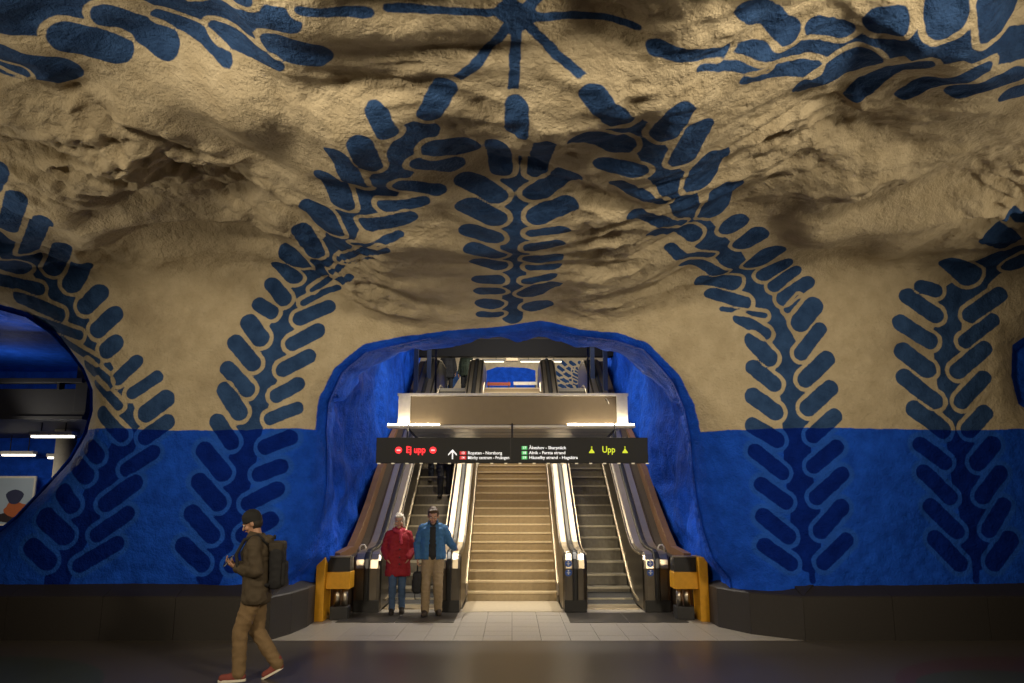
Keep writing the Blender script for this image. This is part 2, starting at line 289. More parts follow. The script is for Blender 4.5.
STEMS = [[(-4.43,11.1,0.3),(-4.13,10.98,0.24),(-3.56,11.1,0.182)],[(-2.96,11.07,0.168),(-2.75,10.71,0.194),(-2.45,10.74,0.169),(-2.12,10.83,0.185),(-1.79,11.04,0.13),(-1.64,11.01,0.127)],[(1.84,10.47,0.129),(2.02,10.5,0.108),(2.29,10.41,0.163),(2.44,10.44,0.17),(2.65,10.41,0.143),(3.07,10.53,0.184),(3.22,10.62,0.157),(3.34,10.86,0.191),(3.7,10.71,0.225),(3.91,10.83,0.191),(4.27,10.65,0.164),(4.66,10.62,0.164)],[(0.04,8.73,0.155),(0.04,8.13,0.17),(0.04,7.47,0.185),(0.04,6.69,0.17),(0.01,5.94,0.14),(0.01,4.71,0.155)],[(-0.83,9.54,0.188),(-1.04,9.15,0.163),(-1.16,8.82,0.195),(-1.4,8.37,0.21),(-1.64,7.98,0.178),(-1.97,7.53,0.186),(-2.27,6.63,0.181),(-2.81,5.67,0.199),(-3.17,5.07,0.18),(-3.35,4.74,0.173)],[(-3.32,4.8,0.165),(-3.47,4.35,0.197),(-3.59,3.93,0.207),(-3.71,3.54,0.193),(-3.8,3.15,0.189),(-3.89,2.79,0.206),(-3.95,2.31,0.203),(-4.04,1.77,0.203),(-4.13,1.32,0.203),(-4.28,0.84,0.203)],[(-7.19,6.51,0.253),(-7.04,6.3,0.189),(-7.16,5.61,0.204),(-7.01,5.16,0.18),(-6.56,4.53,0.165),(-6.32,4.11,0.17),(-6.08,3.75,0.144),(-5.81,3.36,0.145),(-5.57,2.88,0.17),(-5.75,2.49,0.179),(-5.96,2.01,0.199),(-6.14,1.53,0.185),(-6.35,1.11,0.184),(-6.44,0.72,0.177)],[(1.0,9.81,0.181),(1.3,9.36,0.148),(1.57,8.73,0.169),(1.9,8.04,0.168),(2.32,6.99,0.192),(2.62,6.6,0.186),(3.13,5.94,0.19),(3.61,5.13,0.188),(3.82,4.77,0.173),(3.94,4.56,0.165),(4.03,4.23,0.193),(4.09,4.05,0.205),(4.12,3.63,0.201),(4.18,3.24,0.201),(4.18,2.85,0.214),(4.15,2.25,0.2),(4.21,1.74,0.215),(4.18,1.2,0.215),(4.21,1.05,0.189)],[(7.6,5.7,0.222),(7.15,5.55,0.341),(7.03,5.13,0.187),(6.67,4.89,0.206),(6.52,4.26,0.201),(6.49,3.72,0.2),(6.52,3.06,0.202),(6.58,2.19,0.216),(6.64,1.71,0.201),(6.64,1.23,0.214),(6.61,1.05,0.169)],[(4.21,1.08,0.045),(4.24,0.75,0.045)],[(6.61,1.08,0.045),(6.58,0.75,0.045)],[(-0.89,11.07,0.035),(-0.02,11.04,0.035)],[(0.07,10.98,0.045),(0.94,10.89,0.035)],[(0.01,10.98,0.047),(-0.2,10.56,0.037),(-0.44,10.29,0.052)],[(0.04,10.98,0.046),(0.01,10.2,0.044)],[(0.07,10.95,0.042),(0.34,10.59,0.042),(0.61,10.41,0.035)],[(0.04,11.01,0.039),(-0.05,11.25,0.053)],[(0.07,11.01,0.052),(0.22,11.19,0.052)],[(-0.02,11.04,0.108),(0.07,10.98,0.116)]]
# ---------------------------------------------------------------- setting: the painted cave wall and vault
def mural_fields(X, T):
    n = len(X); lf = np.full(n, .6); l2 = np.full(n, .6); sf = np.full(n, .6)
    def cap(dst, x0, y0, x1, y1, r0, r1, sec=None):
        mrg = max(r0, r1)+.3
        k = np.where((X > min(x0, x1)-mrg) & (X < max(x0, x1)+mrg) & (T > min(y0, y1)-mrg) & (T < max(y0, y1)+mrg))[0]
        if len(k) == 0: return
        px, py = X[k]-x0, T[k]-y0; ex, ey = x1-x0, y1-y0; q = ex*ex+ey*ey+1e-9
        t = np.clip((px*ex+py*ey)/q, 0, 1); d = np.hypot(px-ex*t, py-ey*t)-(r0+(r1-r0)*t)
        if sec is not None: sec[k] = np.minimum(sec[k], np.maximum(dst[k], d))
        dst[k] = np.minimum(dst[k], d)
    for x0, y0, x1, y1, r in LEAVES: cap(lf, x0, y0, x1, y1, r, r, l2)
    for st in STEMS:
        for a, b in zip(st, st[1:]): cap(sf, a[0], a[1], b[0], b[1], a[2], b[2])
    return np.minimum(np.maximum(lf, .024-np.abs(l2)), np.maximum(sf, .060-lf)), lf
def grid_mesh(name, P, Nn, keep, attrs, m):
    rows, cols = P.shape[:2]
    idx = np.arange(rows*cols).reshape(rows, cols)
    q = np.stack([idx[:-1, :-1], idx[:-1, 1:], idx[1:, 1:], idx[1:, :-1]], -1)[keep]
    used, inv = np.unique(q, return_inverse=True); q = inv.reshape(-1, 4)
    me = bpy.data.meshes.new(name); V = P.reshape(-1, 3)[used]
    me.vertices.add(len(V)); me.vertices.foreach_set('co', V.ravel())
    me.loops.add(q.size); me.loops.foreach_set('vertex_index', q.ravel().astype(np.int32))
    me.polygons.add(len(q)); me.polygons.foreach_set('loop_start', (np.arange(len(q))*4).astype(np.int32))
    me.update(calc_edges=True)
    me.polygons.foreach_set('use_smooth', np.ones(len(q), bool))
    for k, v in attrs.items():
        a = me.attributes.new(k, 'FLOAT', 'POINT'); a.data.foreach_set('value', v.ravel()[used].astype(np.float32))
    if Nn is not None: me.normals_split_custom_set_from_vertices(Nn.reshape(-1, 3)[used].tolist())
    return link(name, me, m)
dx = .026
xs = np.concatenate([np.linspace(-14, -8.4, 40)[:-1], np.arange(-8.4, 8.4, dx), np.linspace(8.4, 14, 40)])
ts = np.concatenate([np.arange(0.3, 11.4, dx), np.linspace(11.4, 20, 60)])
XX, TT = np.meshgrid(xs, ts); fx, ft = XX.ravel(), TT.ravel()
P, da, dl, dr, aa = surface(fx, ft)
leaf, halo = mural_fields(fx, ft)
zone = np.minimum.reduce([ft-2.89-.02*np.sin(fx*1.7), da-.15, dl-.10, dr-.05])
sh = XX.shape; Pg = P.reshape(*sh, 3)
gu = np.gradient(Pg, axis=1); gv = np.gradient(Pg, axis=0); NN = np.cross(gu, gv); NN /= np.linalg.norm(NN, axis=2)[..., None]+1e-12
hole = ((da < 0) | (dl < 0)).reshape(sh)
fh = hole[:-1, :-1] | hole[1:, :-1] | hole[:-1, 1:] | hole[1:, 1:]
low = ((aa.reshape(sh)) < -.05); fl = low[:-1, :-1]
att = dict(leaf=leaf, halo=halo, zone=zone)
tag(grid_mesh('wall_back', Pg, NN, ~fh & fl, att, CAVE), kind='structure')
tag(grid_mesh('ceiling', Pg, NN, ~fh & ~fl, att, CAVE), kind='structure')
# rough blue tunnels behind the two openings
def loft(name, outline, y0, depth, nd, shape, m, amp=.10, sub=10):
    pts = []
    for a, b in zip(outline, outline[1:]):
        for k in range(sub): pts.append(tuple(a[i]+(b[i]-a[i])*k/sub for i in range(2)))
    pts.append(outline[-1]); pts = np.array(pts)
    ss = np.linspace(0, 1, nd)**1.35*depth
    rows = []
    for s in ss:
        X, Z = shape(pts[:, 0], pts[:, 1], s); rows.append(np.stack([X, y0(pts[:, 0], pts[:, 1])+s, Z], 1))
    G = np.array(rows); f = G.reshape(-1, 3)
    gu = np.gradient(G, axis=1); gv = np.gradient(G, axis=0); Nn = np.cross(gu, gv); Nn /= np.linalg.norm(Nn, axis=2)[..., None]+1e-12
    k = smooth(.1, .9, ss)[:, None]
    d = (perlin(f*np.array([.9, .8, .7])+40)*1.0+perlin(f*2.1+50)*.5+perlin(f*5+60)*.2).reshape(G.shape[:2])*amp*k
    G = G+Nn*np.where(d > 0, d, d)[..., None]
    keep = np.ones((G.shape[0]-1, G.shape[1]-1), bool)
    return tag(grid_mesh(name, G, None, keep, {}, m), kind='structure')
def arch_y0(X, Z): return YW+.24+.62*smooth(4.1, 2.2, Z)-.24
def arch_shape(X, Z, s):
    sgn = np.sign(X); ax = np.abs(X)
    wide = smooth(0, 2.0, np.full_like(X, s))*(3.12-ax)*smooth(1.9, 2.5, ax)
    k = smooth(1.6, 6, np.full_like(X, s))
    box_ = 3.05*smooth(0, 1.9, ax)
    Xn = sgn*(ax+.02)+sgn*np.where(Z < 3.4, wide, wide*.35)
    Xn = Xn*(1-k)+sgn*box_*k
    rise = .25*np.logaddexp(0, (s-1.0)/.08)*.08/.25*.62
    return Xn, Z+.015+rise*smooth(1.2, 3.9, Z)
loft('wall_shaft', [ARCH[0]]+ARCH[1:], arch_y0, 13.5, 90, arch_shape, BLUEROCK, .20, 14)
def left_shape(X, Z, s):
    return X-.02*s+np.where(X > -7, .02, 0), Z+np.where(Z > 3.5, .06*s*0+.01, -.01)
loft('wall_passage', LEFT[-1:]+LEFT[:12], lambda X, Z: YW+.45+0*X, 8, 50, left_shape, BLUEROCK, .12, 10)
# floor
def poly_obj(name, pts, z, m):
    bm = bmesh.new(); bm.faces.new([bm.verts.new((x, y, z)) for x, y in pts]); return link(name, bm_mesh(name, bm), m)
def hall_floor_material():
    m = mat('dark_terrazzo', (.085, .074, .064), .3, var=.35, scale=60); nt = m.node_tree; L = nt.links; b = nt.nodes['Principled BSDF']
    src = b.inputs['Base Color'].links[0].from_socket
    tc = nt.nodes.new('ShaderNodeTexCoord'); sx = nt.nodes.new('ShaderNodeSeparateXYZ'); L.new(tc.outputs['Object'], sx.inputs[0])
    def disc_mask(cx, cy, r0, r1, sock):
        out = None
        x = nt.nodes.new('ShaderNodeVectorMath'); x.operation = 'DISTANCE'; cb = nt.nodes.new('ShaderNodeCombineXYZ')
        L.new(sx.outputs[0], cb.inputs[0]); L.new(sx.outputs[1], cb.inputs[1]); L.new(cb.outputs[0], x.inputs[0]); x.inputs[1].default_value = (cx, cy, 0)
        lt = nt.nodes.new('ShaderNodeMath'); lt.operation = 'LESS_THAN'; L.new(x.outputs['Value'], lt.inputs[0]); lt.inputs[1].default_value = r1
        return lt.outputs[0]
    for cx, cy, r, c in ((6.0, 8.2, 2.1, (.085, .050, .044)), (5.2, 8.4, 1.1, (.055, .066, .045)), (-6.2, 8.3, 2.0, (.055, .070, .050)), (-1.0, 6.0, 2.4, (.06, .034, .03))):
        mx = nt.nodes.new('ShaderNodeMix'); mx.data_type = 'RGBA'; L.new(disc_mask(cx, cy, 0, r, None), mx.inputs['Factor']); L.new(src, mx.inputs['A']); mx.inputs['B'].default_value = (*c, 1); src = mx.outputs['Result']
    L.new(src, b.inputs['Base Color'])
    return m
floor = tag(poly_obj('floor', [(-14, -6), (14, -6), (14, 11.42), (-14, 11.42)], 0, hall_floor_material()), kind='structure')
tag(poly_obj('floor_landing', [(-14, 11.42), (14, 11.42), (14, 30), (-14, 30)], -.02, mat('grout', (.10, .09, .075), .7)), kind='structure')
ti = 0; tile_bm = bmesh.new(); add_box(tile_bm, (-.197, -.197, -.02), (.197, .197, 0), 0); tile_me = bm_mesh('tile', tile_bm); tile_me.materials.append(TILE)
for r_ in range(8):
    for c_ in range(-11, 11):
        x = .2+.4*c_; y = 11.62+.4*r_
        if abs(x) > 3.9-.33*r_+.2 and abs(x) > 3.2: continue
        t = link('tile', tile_me, None, floor, (x, y, random.uniform(-.0015, 0))); ti += 1
# stone plinth along the foot of the wall, slab by slab
def plinth(name, line):
    base = empty(name, (line[0][0], line[0][1], 0)); tag(base, kind='structure')
    ox, oy = line[0]
    for (x0, y0), (x1, y1) in zip(line, line[1:]):
        L_ = math.hypot(x1-x0, y1-y0); u = Vector(((x1-x0)/L_, (y1-y0)/L_, 0)); n = Vector((-u.y, u.x, 0))
        if n.y < 0 and abs(u.x) > .5: n = -n
        if abs(u.x) <= .5: n = Vector((math.copysign(1, x0)*abs(u.y), 0, 0)); n = Vector((math.copysign(abs(u.y), x0), abs(u.x), 0))
        bm = bmesh.new(); g = .0025
        a = Vector((x0-ox, y0-oy, 0))+u*g; b = Vector((x1-ox, y1-oy, 0))-u*g
        prof = [(0, 0), (0, .555), (.018, .575), (.50, .76), (.9, .80), (.9, 0)] if abs(u.y) < .01 else [(0, 0), (0, .555), (.018, .575), (.36, .70), (.40, .70), (.40, 0)]
        ra = [bm.verts.new(a+n*p+Vector((0, 0, q))) for p, q in prof]; rb = [bm.verts.new(b+n*p+Vector((0, 0, q))) for p, q in prof]
        k = len(prof)
        for i in range(k): bm.faces.new((ra[i], ra[(i+1) % k], rb[(i+1) % k], rb[i]))
        bm.faces.new(ra); bm.faces.new(rb[::-1])
        link('slab', bm_mesh('slab', bm), PLINTH, base)
    return base
plinth('trim_1', [(3.1, 13.2), (3.1, 12.6), (3.4, 11.95), (3.98, 11.42), (5.2, 11.42), (6.5, 11.42), (7.8, 11.42), (9.1, 11.42), (11.5, 11.42), (14, 11.42)])
plinth('trim_2', [(-3.1, 13.2), (-3.08, 12.6), (-3.15, 11.95), (-3.3, 11.42), (-4.6, 11.42), (-5.6, 11.42), (-6.9, 11.42), (-8.2, 11.42), (-10.5, 11.42), (-14, 11.42)])
# ---------------------------------------------------------------- stair and escalators
def sp(x, w=.22): return w*math.log1p(math.exp(min(x/w, 60))) if x/w < 60 else x
K30 = math.tan(R(30)); YB, YT, ZT = 15.5, 24.63, 5.27
def zc(y): return K30*(sp(y-YB)-sp(y-YT))
ys = [14.95+.3*k for k in range(40)]
XI0, XI1, XO0, XO1 = .87, 1.29, 2.24, 2.72
def escalator(side, label, sticker):
    e = empty('escalator', (side*1.765, 14.8, 0), 0, label, 'escalator'); O = Vector(e.location)
    def loc(o): o.location = -O; return o
    def sx(a, b): return (a, b) if side > 0 else (-b, -a)
    for which, (x0, x1) in enumerate(((XI0, XI1), (XO0, XO1))):
        a, b = sx(x0, x1); y0 = 14.17
        front = [(y0+.07, 0), (y0+.01, .2), (y0, .45), (y0, .72), (y0+.03, .86), (y0+.11, .945), (y0+.24, .98)]
        top = [(y, zc(y)+.98) for y in ys]; ye = ys[-1]
        prof = front+top+[(ye+.25, ZT+.9), (ye+.3, ZT+.6), (ye+.3, ZT-.3)]+[(y, zc(y)-.38) for y in ys[::-1] if zc(y) > .40]+[(16.2, 0)]
        B = loc(prism_x('balustrade', prof, a, b, DSTEEL, e, .07))
        path = front[1:]+top+[(ye+.25, ZT+.9), (ye+.3, ZT+.6)]
        mid = (a+b)/2
        loc_ = lambda o: o
        sweep_x('deck', path[2:], a+.05, mid-.06, .012, DECK, B); sweep_x('deck', path[2:], mid+.06, b-.05, .012, DECK, B)
        sweep_x('handrail', path, mid-.045, mid+.045, .05, RUBBER, B)
        inner = b if (which == 0) == (side > 0) else a
        i0, i1 = (inner-.004, inner+.016) if inner == b else (inner-.016, inner+.004)
        sweep_x('skirt_trim', [(14.75, .12)]+[(y, zc(y)+.14) for y in ys], i0-.01, i1+.01, .03, TRIM, B)
        sweep_x('deck_edge', [(14.45, .93)]+[(y, zc(y)+.93) for y in ys], i0, i1, .03, TRIM, B)
        boxes('newel_skirt', [((a+.02, y0-.012, 0), (b-.02, y0+.3, .2))], BLACK, B, .01)
        if sticker[which]:
            m1 = mat('blue_sticker', (.03, .10, .42), .4); m2 = mat('white_print', (.8, .8, .8), .5)
            sx_ = mid+(-.115 if side > 0 else .115)*1
            for k, zz in enumerate((.80, .65)):
                disc('sticker', (sx_, y0-.004, zz), .058, m1, B)
                boxes('sticker_mark', [((sx_-.012, y0-.012, zz-.03), (sx_+.010, y0-.007, zz+.02)), ((sx_-.03, y0-.012, zz-.005), (sx_+.03, y0-.007, zz+.008)), ((sx_-.012, y0-.012, zz+.026), (sx_+.012, y0-.007, zz+.044))], m2, B)
    a, b = sx(XI1+.01, XO0-.01)
    loc(box('comb_plate', (a, 14.55, .002), (b, 14.98, .022), TRIM, e))
    loc(prism_x('truss', [(15.0, -.015), (15.6, -.015)]+[(y, zc(y)-.28) for y in ys if y > 16.2]+[(26.6, 4.6)]+[(y, zc(y)-.42) for y in ys[::-1] if y > 16.9], a-.2, b+.2, DARKM, e))
    sb = bmesh.new(); add_box(sb, (a, 0, -.05), (b, .425, 0)); add_box(sb, (a, .012, -.28), (b, .035, -.045)); 
    eb = bmesh.new(); add_box(eb, (a, -.006, -.03), (b, .03, .004)); eme = bm_mesh('step_edge', eb); eme.materials.append(EDGE)
    for k in range(14):
        x = a+(b-a)*(k+.5)/14; add_box(sb, (x-.012, .003, -.27), (x+.012, .014, -.05))
    sme = bm_mesh('step', sb); sme.materials.append(STEP)
    for k in range(30):
        y = 14.99+.38*k; z = zc(y+.15)
        if z < .02: z = .006
        link('step_edge', eme, None, link('step', sme, None, e, Vector((0, y, z))-O))
    return e
escalator(-1, 'left escalator coming down to the hall, beneath the red lit sign words', (0, 0))
escalator(1, 'right escalator going up, with blue round stickers on its newels', (1, 1))
st = empty('staircase', (0, 15.7, 0), 0, 'wide sandy stone staircase between the two escalators', 'stairs'); SO = Vector(st.location)
s_bm = bmesh.new(); add_box(s_bm, (-.84, 0, -.19), (.84, .32, 0)); s_me = bm_mesh('step', s_bm); s_me.materials.append(STAIR)
n_bm = bmesh.new(); add_box(n_bm, (-.84, -.012, -.028), (.84, .035, .004)); n_me = bm_mesh('nosing', n_bm); n_me.materials.append(NOSING)
for k in range(31):
    s = link('step', s_me, None, st, (0, .295*k, .17*(k+1))); link('nosing', n_me, None, s)
slope = [(15.55, 0)]+[(15.7+.295*k, .17*(k+1)+.02) for k in range(31)]
for sgn in (-1, 1):
    a, b = (.842, .868) if sgn > 0 else (-.868, -.842)
    o = sweep_x('stringer', [(y, z+.10) for y, z in slope], a, b, .05, TRIM, st); o.location = -SO
    o = prism_x('stringer_board', [(15.6, 0)]+[(y, z+.11) for y, z in slope[1:]]+[(24.7, 4.8), (16.3, 0)], a, b, STEEL, st); o.location = -SO
o = prism_x('stair_base', [(15.72, 0), (24.6, 5.1), (24.6, 4.7), (16.4, 0)], -.83, .83, DARKM, st); o.location = -SO
o = box('foot_slab', (-.86, 14.25, -.018), (.86, 15.7, .006), mat('pale_foot_slab', (.50, .43, .32), .4), st); o.location = -SO
# brown side walls, dark frame and upper hall
for k, (nm, sg) in enumerate((('wall_left', -1), ('wall_right', 1))):
    prof = [(13.75, 0), (13.75, 1.0), (14.9, 1.05), (15.5, 1.3), (16.5, 1.8), (17.5, 2.4), (19, 3.2), (25.2, 5.75), (25.2, 0)]
    a, b = (2.86, 2.98) if sg > 0 else (-2.98, -2.86)
    w = tag(prism_x(nm, prof, a, b, BROWN), kind='structure')
    a, b = (2.70, 2.87) if sg > 0 else (-2.87, -2.70)
    tag(prism_x('trim_%d' % (3+k), [(14.3, 0), (14.3, .9), (15.2, .93)]+[(y, zc(y)+.93) for y in ys[1:-4]]+[(25.0, 4.6), (16.4, .0)], a, b, mat('brown_dark_deck', (.035, .022, .014), .65)), kind='structure')
tag(boxes('wall_bulkhead', [((-3.3, 24.4, 6.24), (3.3, 24.7, 6.78)), ((-3.3, 24.5, 6.95), (3.3, 25.0, 8.5))], mat('soot_black', (.005, .005, .006), .8)), kind='structure')
for k, x in enumerate((-2.42, 2.35)):
    for j, dxx in enumerate((0, .28)):
        s = 1 if x > 0 else -1
        o = boxes('trim_%d' % (5+2*k+j), [((x+s*dxx-.06, 23.0-.8*j, 3.4), (x+s*dxx+.06, 23.14-.8*j, 7.2))], mat('blue_grey_steel', (.03, .045, .09), .45, .3)); tag(o, kind='structure')
tag(box('floor_upper', (-4.8, 24.62, 5.0), (4.8, 37, 5.27), TILE), kind='structure')
tag(box('ceiling_upper', (-4.8, 25.05, 8.5), (4.8, 37, 8.65), DARKM), kind='structure')
tag(boxes('wall_upper', [((-4.9, 24.7, 5.0), (-4.75, 37, 8.6)), ((4.75, 24.7, 5.0), (4.9, 37, 8.6))], BLUEROCK), kind='structure')
gx, gz = np.meshgrid(np.linspace(-4.3, 4.3, 260), np.linspace(5.0, 7.8, 90)); q = np.stack([gx.ravel(), 31+.12*perlin(np.stack([gx.ravel(), gz.ravel(), gz.ravel()*0+5], 1)), gz.ravel()], 1)
SAVE = LEAVES, STEMS
LEAVES = [(1.35+.12*k+.35*j, 6.1+.22*k-.02*j, 1.62+.10*k+.35*j, 5.95+.22*k, .07) for k in range(6) for j in (0, 1, 2)]+[(2.55, 6.3, 2.5, 6.85, .17), (-1.5, 6.2, -1.3, 6.6, .1), (-2.4, 6.2, -2.1, 6.7, .12), (-1.3, 6.7, -1.6, 7.0, .1)]
STEMS = []
l2, h2 = mural_fields(gx.ravel(), gz.ravel()); LEAVES, STEMS = SAVE
z2 = sd_poly(gx.ravel(), gz.ravel(), [(-.98, 4), (-1.0, 6.85), (-.6, 6.98), (.5, 6.97), (.92, 6.85), (.95, 4)])
q = q*np.array([1.13, 1, 1.13])+np.array([0, 4, -.243]); tag(grid_mesh('wall_far', q.reshape(*gx.shape, 3), None, np.ones((89, 259), bool), dict(leaf=l2, halo=h2, zone=z2), CAVE), kind='structure')
# ---------------------------------------------------------------- hanging sign
def glow(name, col, e): return mat(name, col, .5, emit=e, var=0, ecol=col)
SY = 13.55; PX = .01681
def sX(px): return (px-512)*PX
def sZ(py): return 2.475+(463-py)*.01705
sg = empty('hanging_sign', (0, SY, 2.47), 0, 'long black direction sign hanging across the opening above the escalators', 'sign'); SG = Vector(sg.location)
def sp_(o): o.location = Vector(o.location)-SG; return o
sp_(box('panel', (sX(376), SY, sZ(463)), (sX(648), SY+.16, sZ(438)), mat('sign_black', (.003, .0033, .0036), .6), sg, .006))
sp_(box('panel_joint', (sX(510), SY-.004, sZ(462.5)), (sX(511), SY+.01, sZ(438.5)), BLACK, sg))
RED, YEL, WHT = glow('red_led', (1, .02, .03), 1.6), glow('yellow_led', (.55, .62, .02), .9), glow('white_letter', (.85, .85, .85), .75)
RBX, GBX = glow('red_box', (.62, .02, .03), .6), glow('green_box', (.10, .50, .16), .7)
for x in (398.6, 433): 
    d = sp_(disc('no_entry_disc', (sX(x), SY-.005, sZ(450.4)), .056, RED, sg)); box('disc_bar', (sX(x)-.032, SY-.012, sZ(450.4)-.010), (sX(x)+.032, SY-.006, sZ(450.4)+.010), glow('pale_red', (1, .45, .42), 1.2), d)
sp_(text('led_text', 'Ej upp', .155, sX(406), SY-.006, sZ(450.2), RED, sg, width=sX(425)-sX(406), bold=.003))
ax, az = sX(452.6), sZ(454.8)
bm = bmesh.new()
add_box(bm, (ax-.011, SY-.008, az-.075), (ax+.011, SY-.003, az+.06))
for s in (-1, 1):
    v = [bm.verts.new((ax+s*p, SY-.008, az+q)) for p, q in ((0, .088), (.072, .012), (.072, -.018), (0, .054))]; bm.faces.new(v if s > 0 else v[::-1])
sp_(link('up_arrow', bm_mesh('up_arrow', bm), WHT, sg))
def route(x0, x1, y, num, m, body, tx0, tx1):
    b = sp_(box('line_badge', (sX(x0), SY-.006, sZ(y+1.65)), (sX(x1), SY-.001, sZ(y-1.65)), m, sg))
    text('badge_number', num, .055, (sX(x0)+sX(x1))/2, SY-.008, sZ(y), WHT, b, align='CENTER', bold=.001)
    sp_(text('sign_text', body, .072, sX(tx0), SY-.006, sZ(y), WHT, sg, width=sX(tx1)-sX(tx0), bold=.0012))
route(459.8, 466.3, 453.2, '13', RBX, 'Ropsten - Norsborg', 467.8, 501.8)
route(459.8, 466.3, 457.8, '14', RBX, 'Mörby centrum - Fruängen', 467.8, 509)
route(521.7, 527.2, 448.1, '17', GBX, 'Åkeshov - Skarpnäck', 529, 566.4)
route(521.7, 527.2, 453.0, '18', GBX, 'Alvik - Farsta strand', 529, 565.4)
route(521.7, 527.2, 457.7, '19', GBX, 'Hässelby strand - Hagsätra', 529, 577.4)
for x in (591.7, 625):
    bm = bmesh.new(); cx, cz = sX(x), sZ(450.6)
    v = [bm.verts.new((cx+p*.9, SY-.006, cz+q*.9)) for p, q in ((-.012, .035), (.012, .035), (.018, .008), (.05, -.03), (.05, -.05), (-.05, -.05), (-.05, -.03), (-.018, .008))]; bm.faces.new(v)
    bmesh.ops.create_icosphere(bm, subdivisions=2, radius=.012, matrix=Matrix.Translation((cx, SY-.006, cz+.055)))
    sp_(link('led_arrow', bm_mesh('led_arrow', bm), YEL, sg))
sp_(text('led_text', 'Upp', .15, sX(602), SY-.006, sZ(450), YEL, sg, width=sX(614.7)-sX(602), bold=.002))
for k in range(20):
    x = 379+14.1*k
    if x < 647: sp_(box('edge_clip', (sX(x)-.024, SY-.006, sZ(463.8)), (sX(x)+.024, SY+.05, sZ(462.8)), glow('clip_glint', (.8, .7, .5), .35), sg))  # plain clips, not lamps; faint emission stands in for the highlights on them
for x in (406, 512, 617): sp_(tube('hanger', [(sX(x), SY+.1, sZ(438)), (sX(x), SY+.25, 3.16)], .014, DARKM, sg))
# ---------------------------------------------------------------- lit canopy beam above the sign
GY = 14.0
def gX(px): return (px-512)*.01745
gb = empty('canopy_beam', (0, GY, 3.13), 0, 'wide brushed metal canopy beam with glowing lamp strips above the black sign', 'canopy'); GB = Vector(gb.location)
def gp(o): o.location = Vector(o.location)-GB; return o
FAS = mat('fascia_metal', (.15, .115, .075), .42, .6, var=.12, scale=9)
gp(box('fascia', (gX(399), GY, 3.16), (gX(627), GY+.06, 3.68), FAS, gb))
gp(box('top_rim', (gX(397), GY-.05, 3.66), (gX(629), GY+.2, 3.71), WHITE, gb, .006))
for a, b in ((398, 410), (617, 628)): gp(box('end_post', (gX(a), GY-.055, 3.15), (gX(b), GY-.003, 3.70), WHITE, gb, .006))
gp(box('flange', (gX(388), GY-.17, 3.095), (gX(634), GY+.1, 3.135), WHITE, gb, .005))
for a, b in ((389, 440), (567, 633)): gp(box('lamp_strip', (gX(a), GY-.165, 3.137), (gX(b), GY-.10, 3.165), TUBE, gb, .006))
SOF = mat('soffit_panel', (.10, .13, .20), .4, .5)
for k in range(3): gp(box('soffit_panel', (gX(402), GY+.12+.85*k, 3.105), (gX(622), GY+.90+.85*k, 3.14), SOF, gb))
for x in (-1.88, 1.86, 0): gp(box('bearer', (x-.04, GY+.06, 3.14), (x+.04, GY+2.65, 3.3), DARKM, gb))
gp(box('back_beam', (gX(400), GY+2.6, 3.1), (gX(626), GY+2.7, 3.45), DARKM, gb))
for s in (-1, 1): gp(tube('brace', [(s*1.85, GY+.2, 3.12), (s*1.62, GY-.2, 2.9)], .02, DARKM, gb))
for s in (-1, 1): gp(tube('hanger_rod', [(s*1.6, GY+2.62, 3.4), (s*1.6, GY+2.62, 7.5)], .022, DARKM, gb))
gp(tube('cable_hook', [(gX(606), GY-.02, 3.62), (gX(608), GY-.04, 3.58), (gX(609.5), GY-.03, 3.52)], .008, WHITE, gb, 6))
# ---------------------------------------------------------------- yellow barrier units, white hoops
def unit(s, label):
    u = empty('barrier_unit', (s*2.88, 13.4, 0), 0, label, 'barrier')
    f = lambda a, b: (min(s*a, s*b), max(s*a, s*b))
    def bx(nm, x0, x1, y0, y1, z0, z1, m, bev=.008):
        a, b = f(x0, x1); o = box(nm, (a, y0, z0), (b, y1, z1), m, u, bev); o.location = -Vector(u.location); return o
    bx('yellow_panel', 2.96, 3.10, 13.12, 13.62, 0, .98, YELLOW)
    bx('dark_cabinet', 2.60, 2.96, 13.3, 13.62, .72, .97, BLACK)
    bx('yellow_box', 2.58, 2.96, 13.22, 13.6, .48, .74, YELLOW)
    bx('foot_block', 2.62, 2.90, 13.3, 13.6, 0, .2, DARKM)
    for x in (2.69, 2.81):
        o = tube('steel_cylinder', [(s*x, 13.42, .19), (s*x, 13.42, .49)], .052, STEEL, u, 16); o.location = -Vector(u.location)
    bx('top_rail', 2.58, 3.09, 13.26, 13.32, .965, .99, STEEL, .004)
unit(-1, 'yellow barrier unit at the left newel, near the woman in red')
unit(1, 'yellow barrier unit at the right newel, below the bare blue rock')
for s, lb in ((-1, 'small white bent hoop on top of the far left newel'), (1, 'small white bent hoop on top of the far right newel')):
    o = tag(tube('hoop_pipe', [(s*2.66, 14.42, .996), (s*2.66, 14.42, 1.06), (s*2.63, 14.42, 1.10), (s*2.58, 14.42, 1.10), (s*2.555, 14.42, 1.06), (s*2.555, 14.42, 1.02)], .013, WHITE), lb, 'pipe')
    t = Vector((s*2.6, 14.42, .985)); o.data.transform(Matrix.Translation(-t)); o.location = t
for s, lb in ((-1, 'dark metal floor plate in front of the left escalator'), (1, 'dark metal floor plate in front of the right escalator')):
    a, b = (s*.9, s*2.75) if s > 0 else (s*2.75, s*.9)
    u = empty('floor_plate', ((a+b)/2, 13.6, 0), 0, lb, 'floor plate')
    w = (b-a)/2
    for k in range(2):
        o = box('plate', (a+w*k+.006, 13.02, 0), (a+w*(k+1)-.006, 14.12, .008), PLATE, u); o.location = -Vector(u.location)
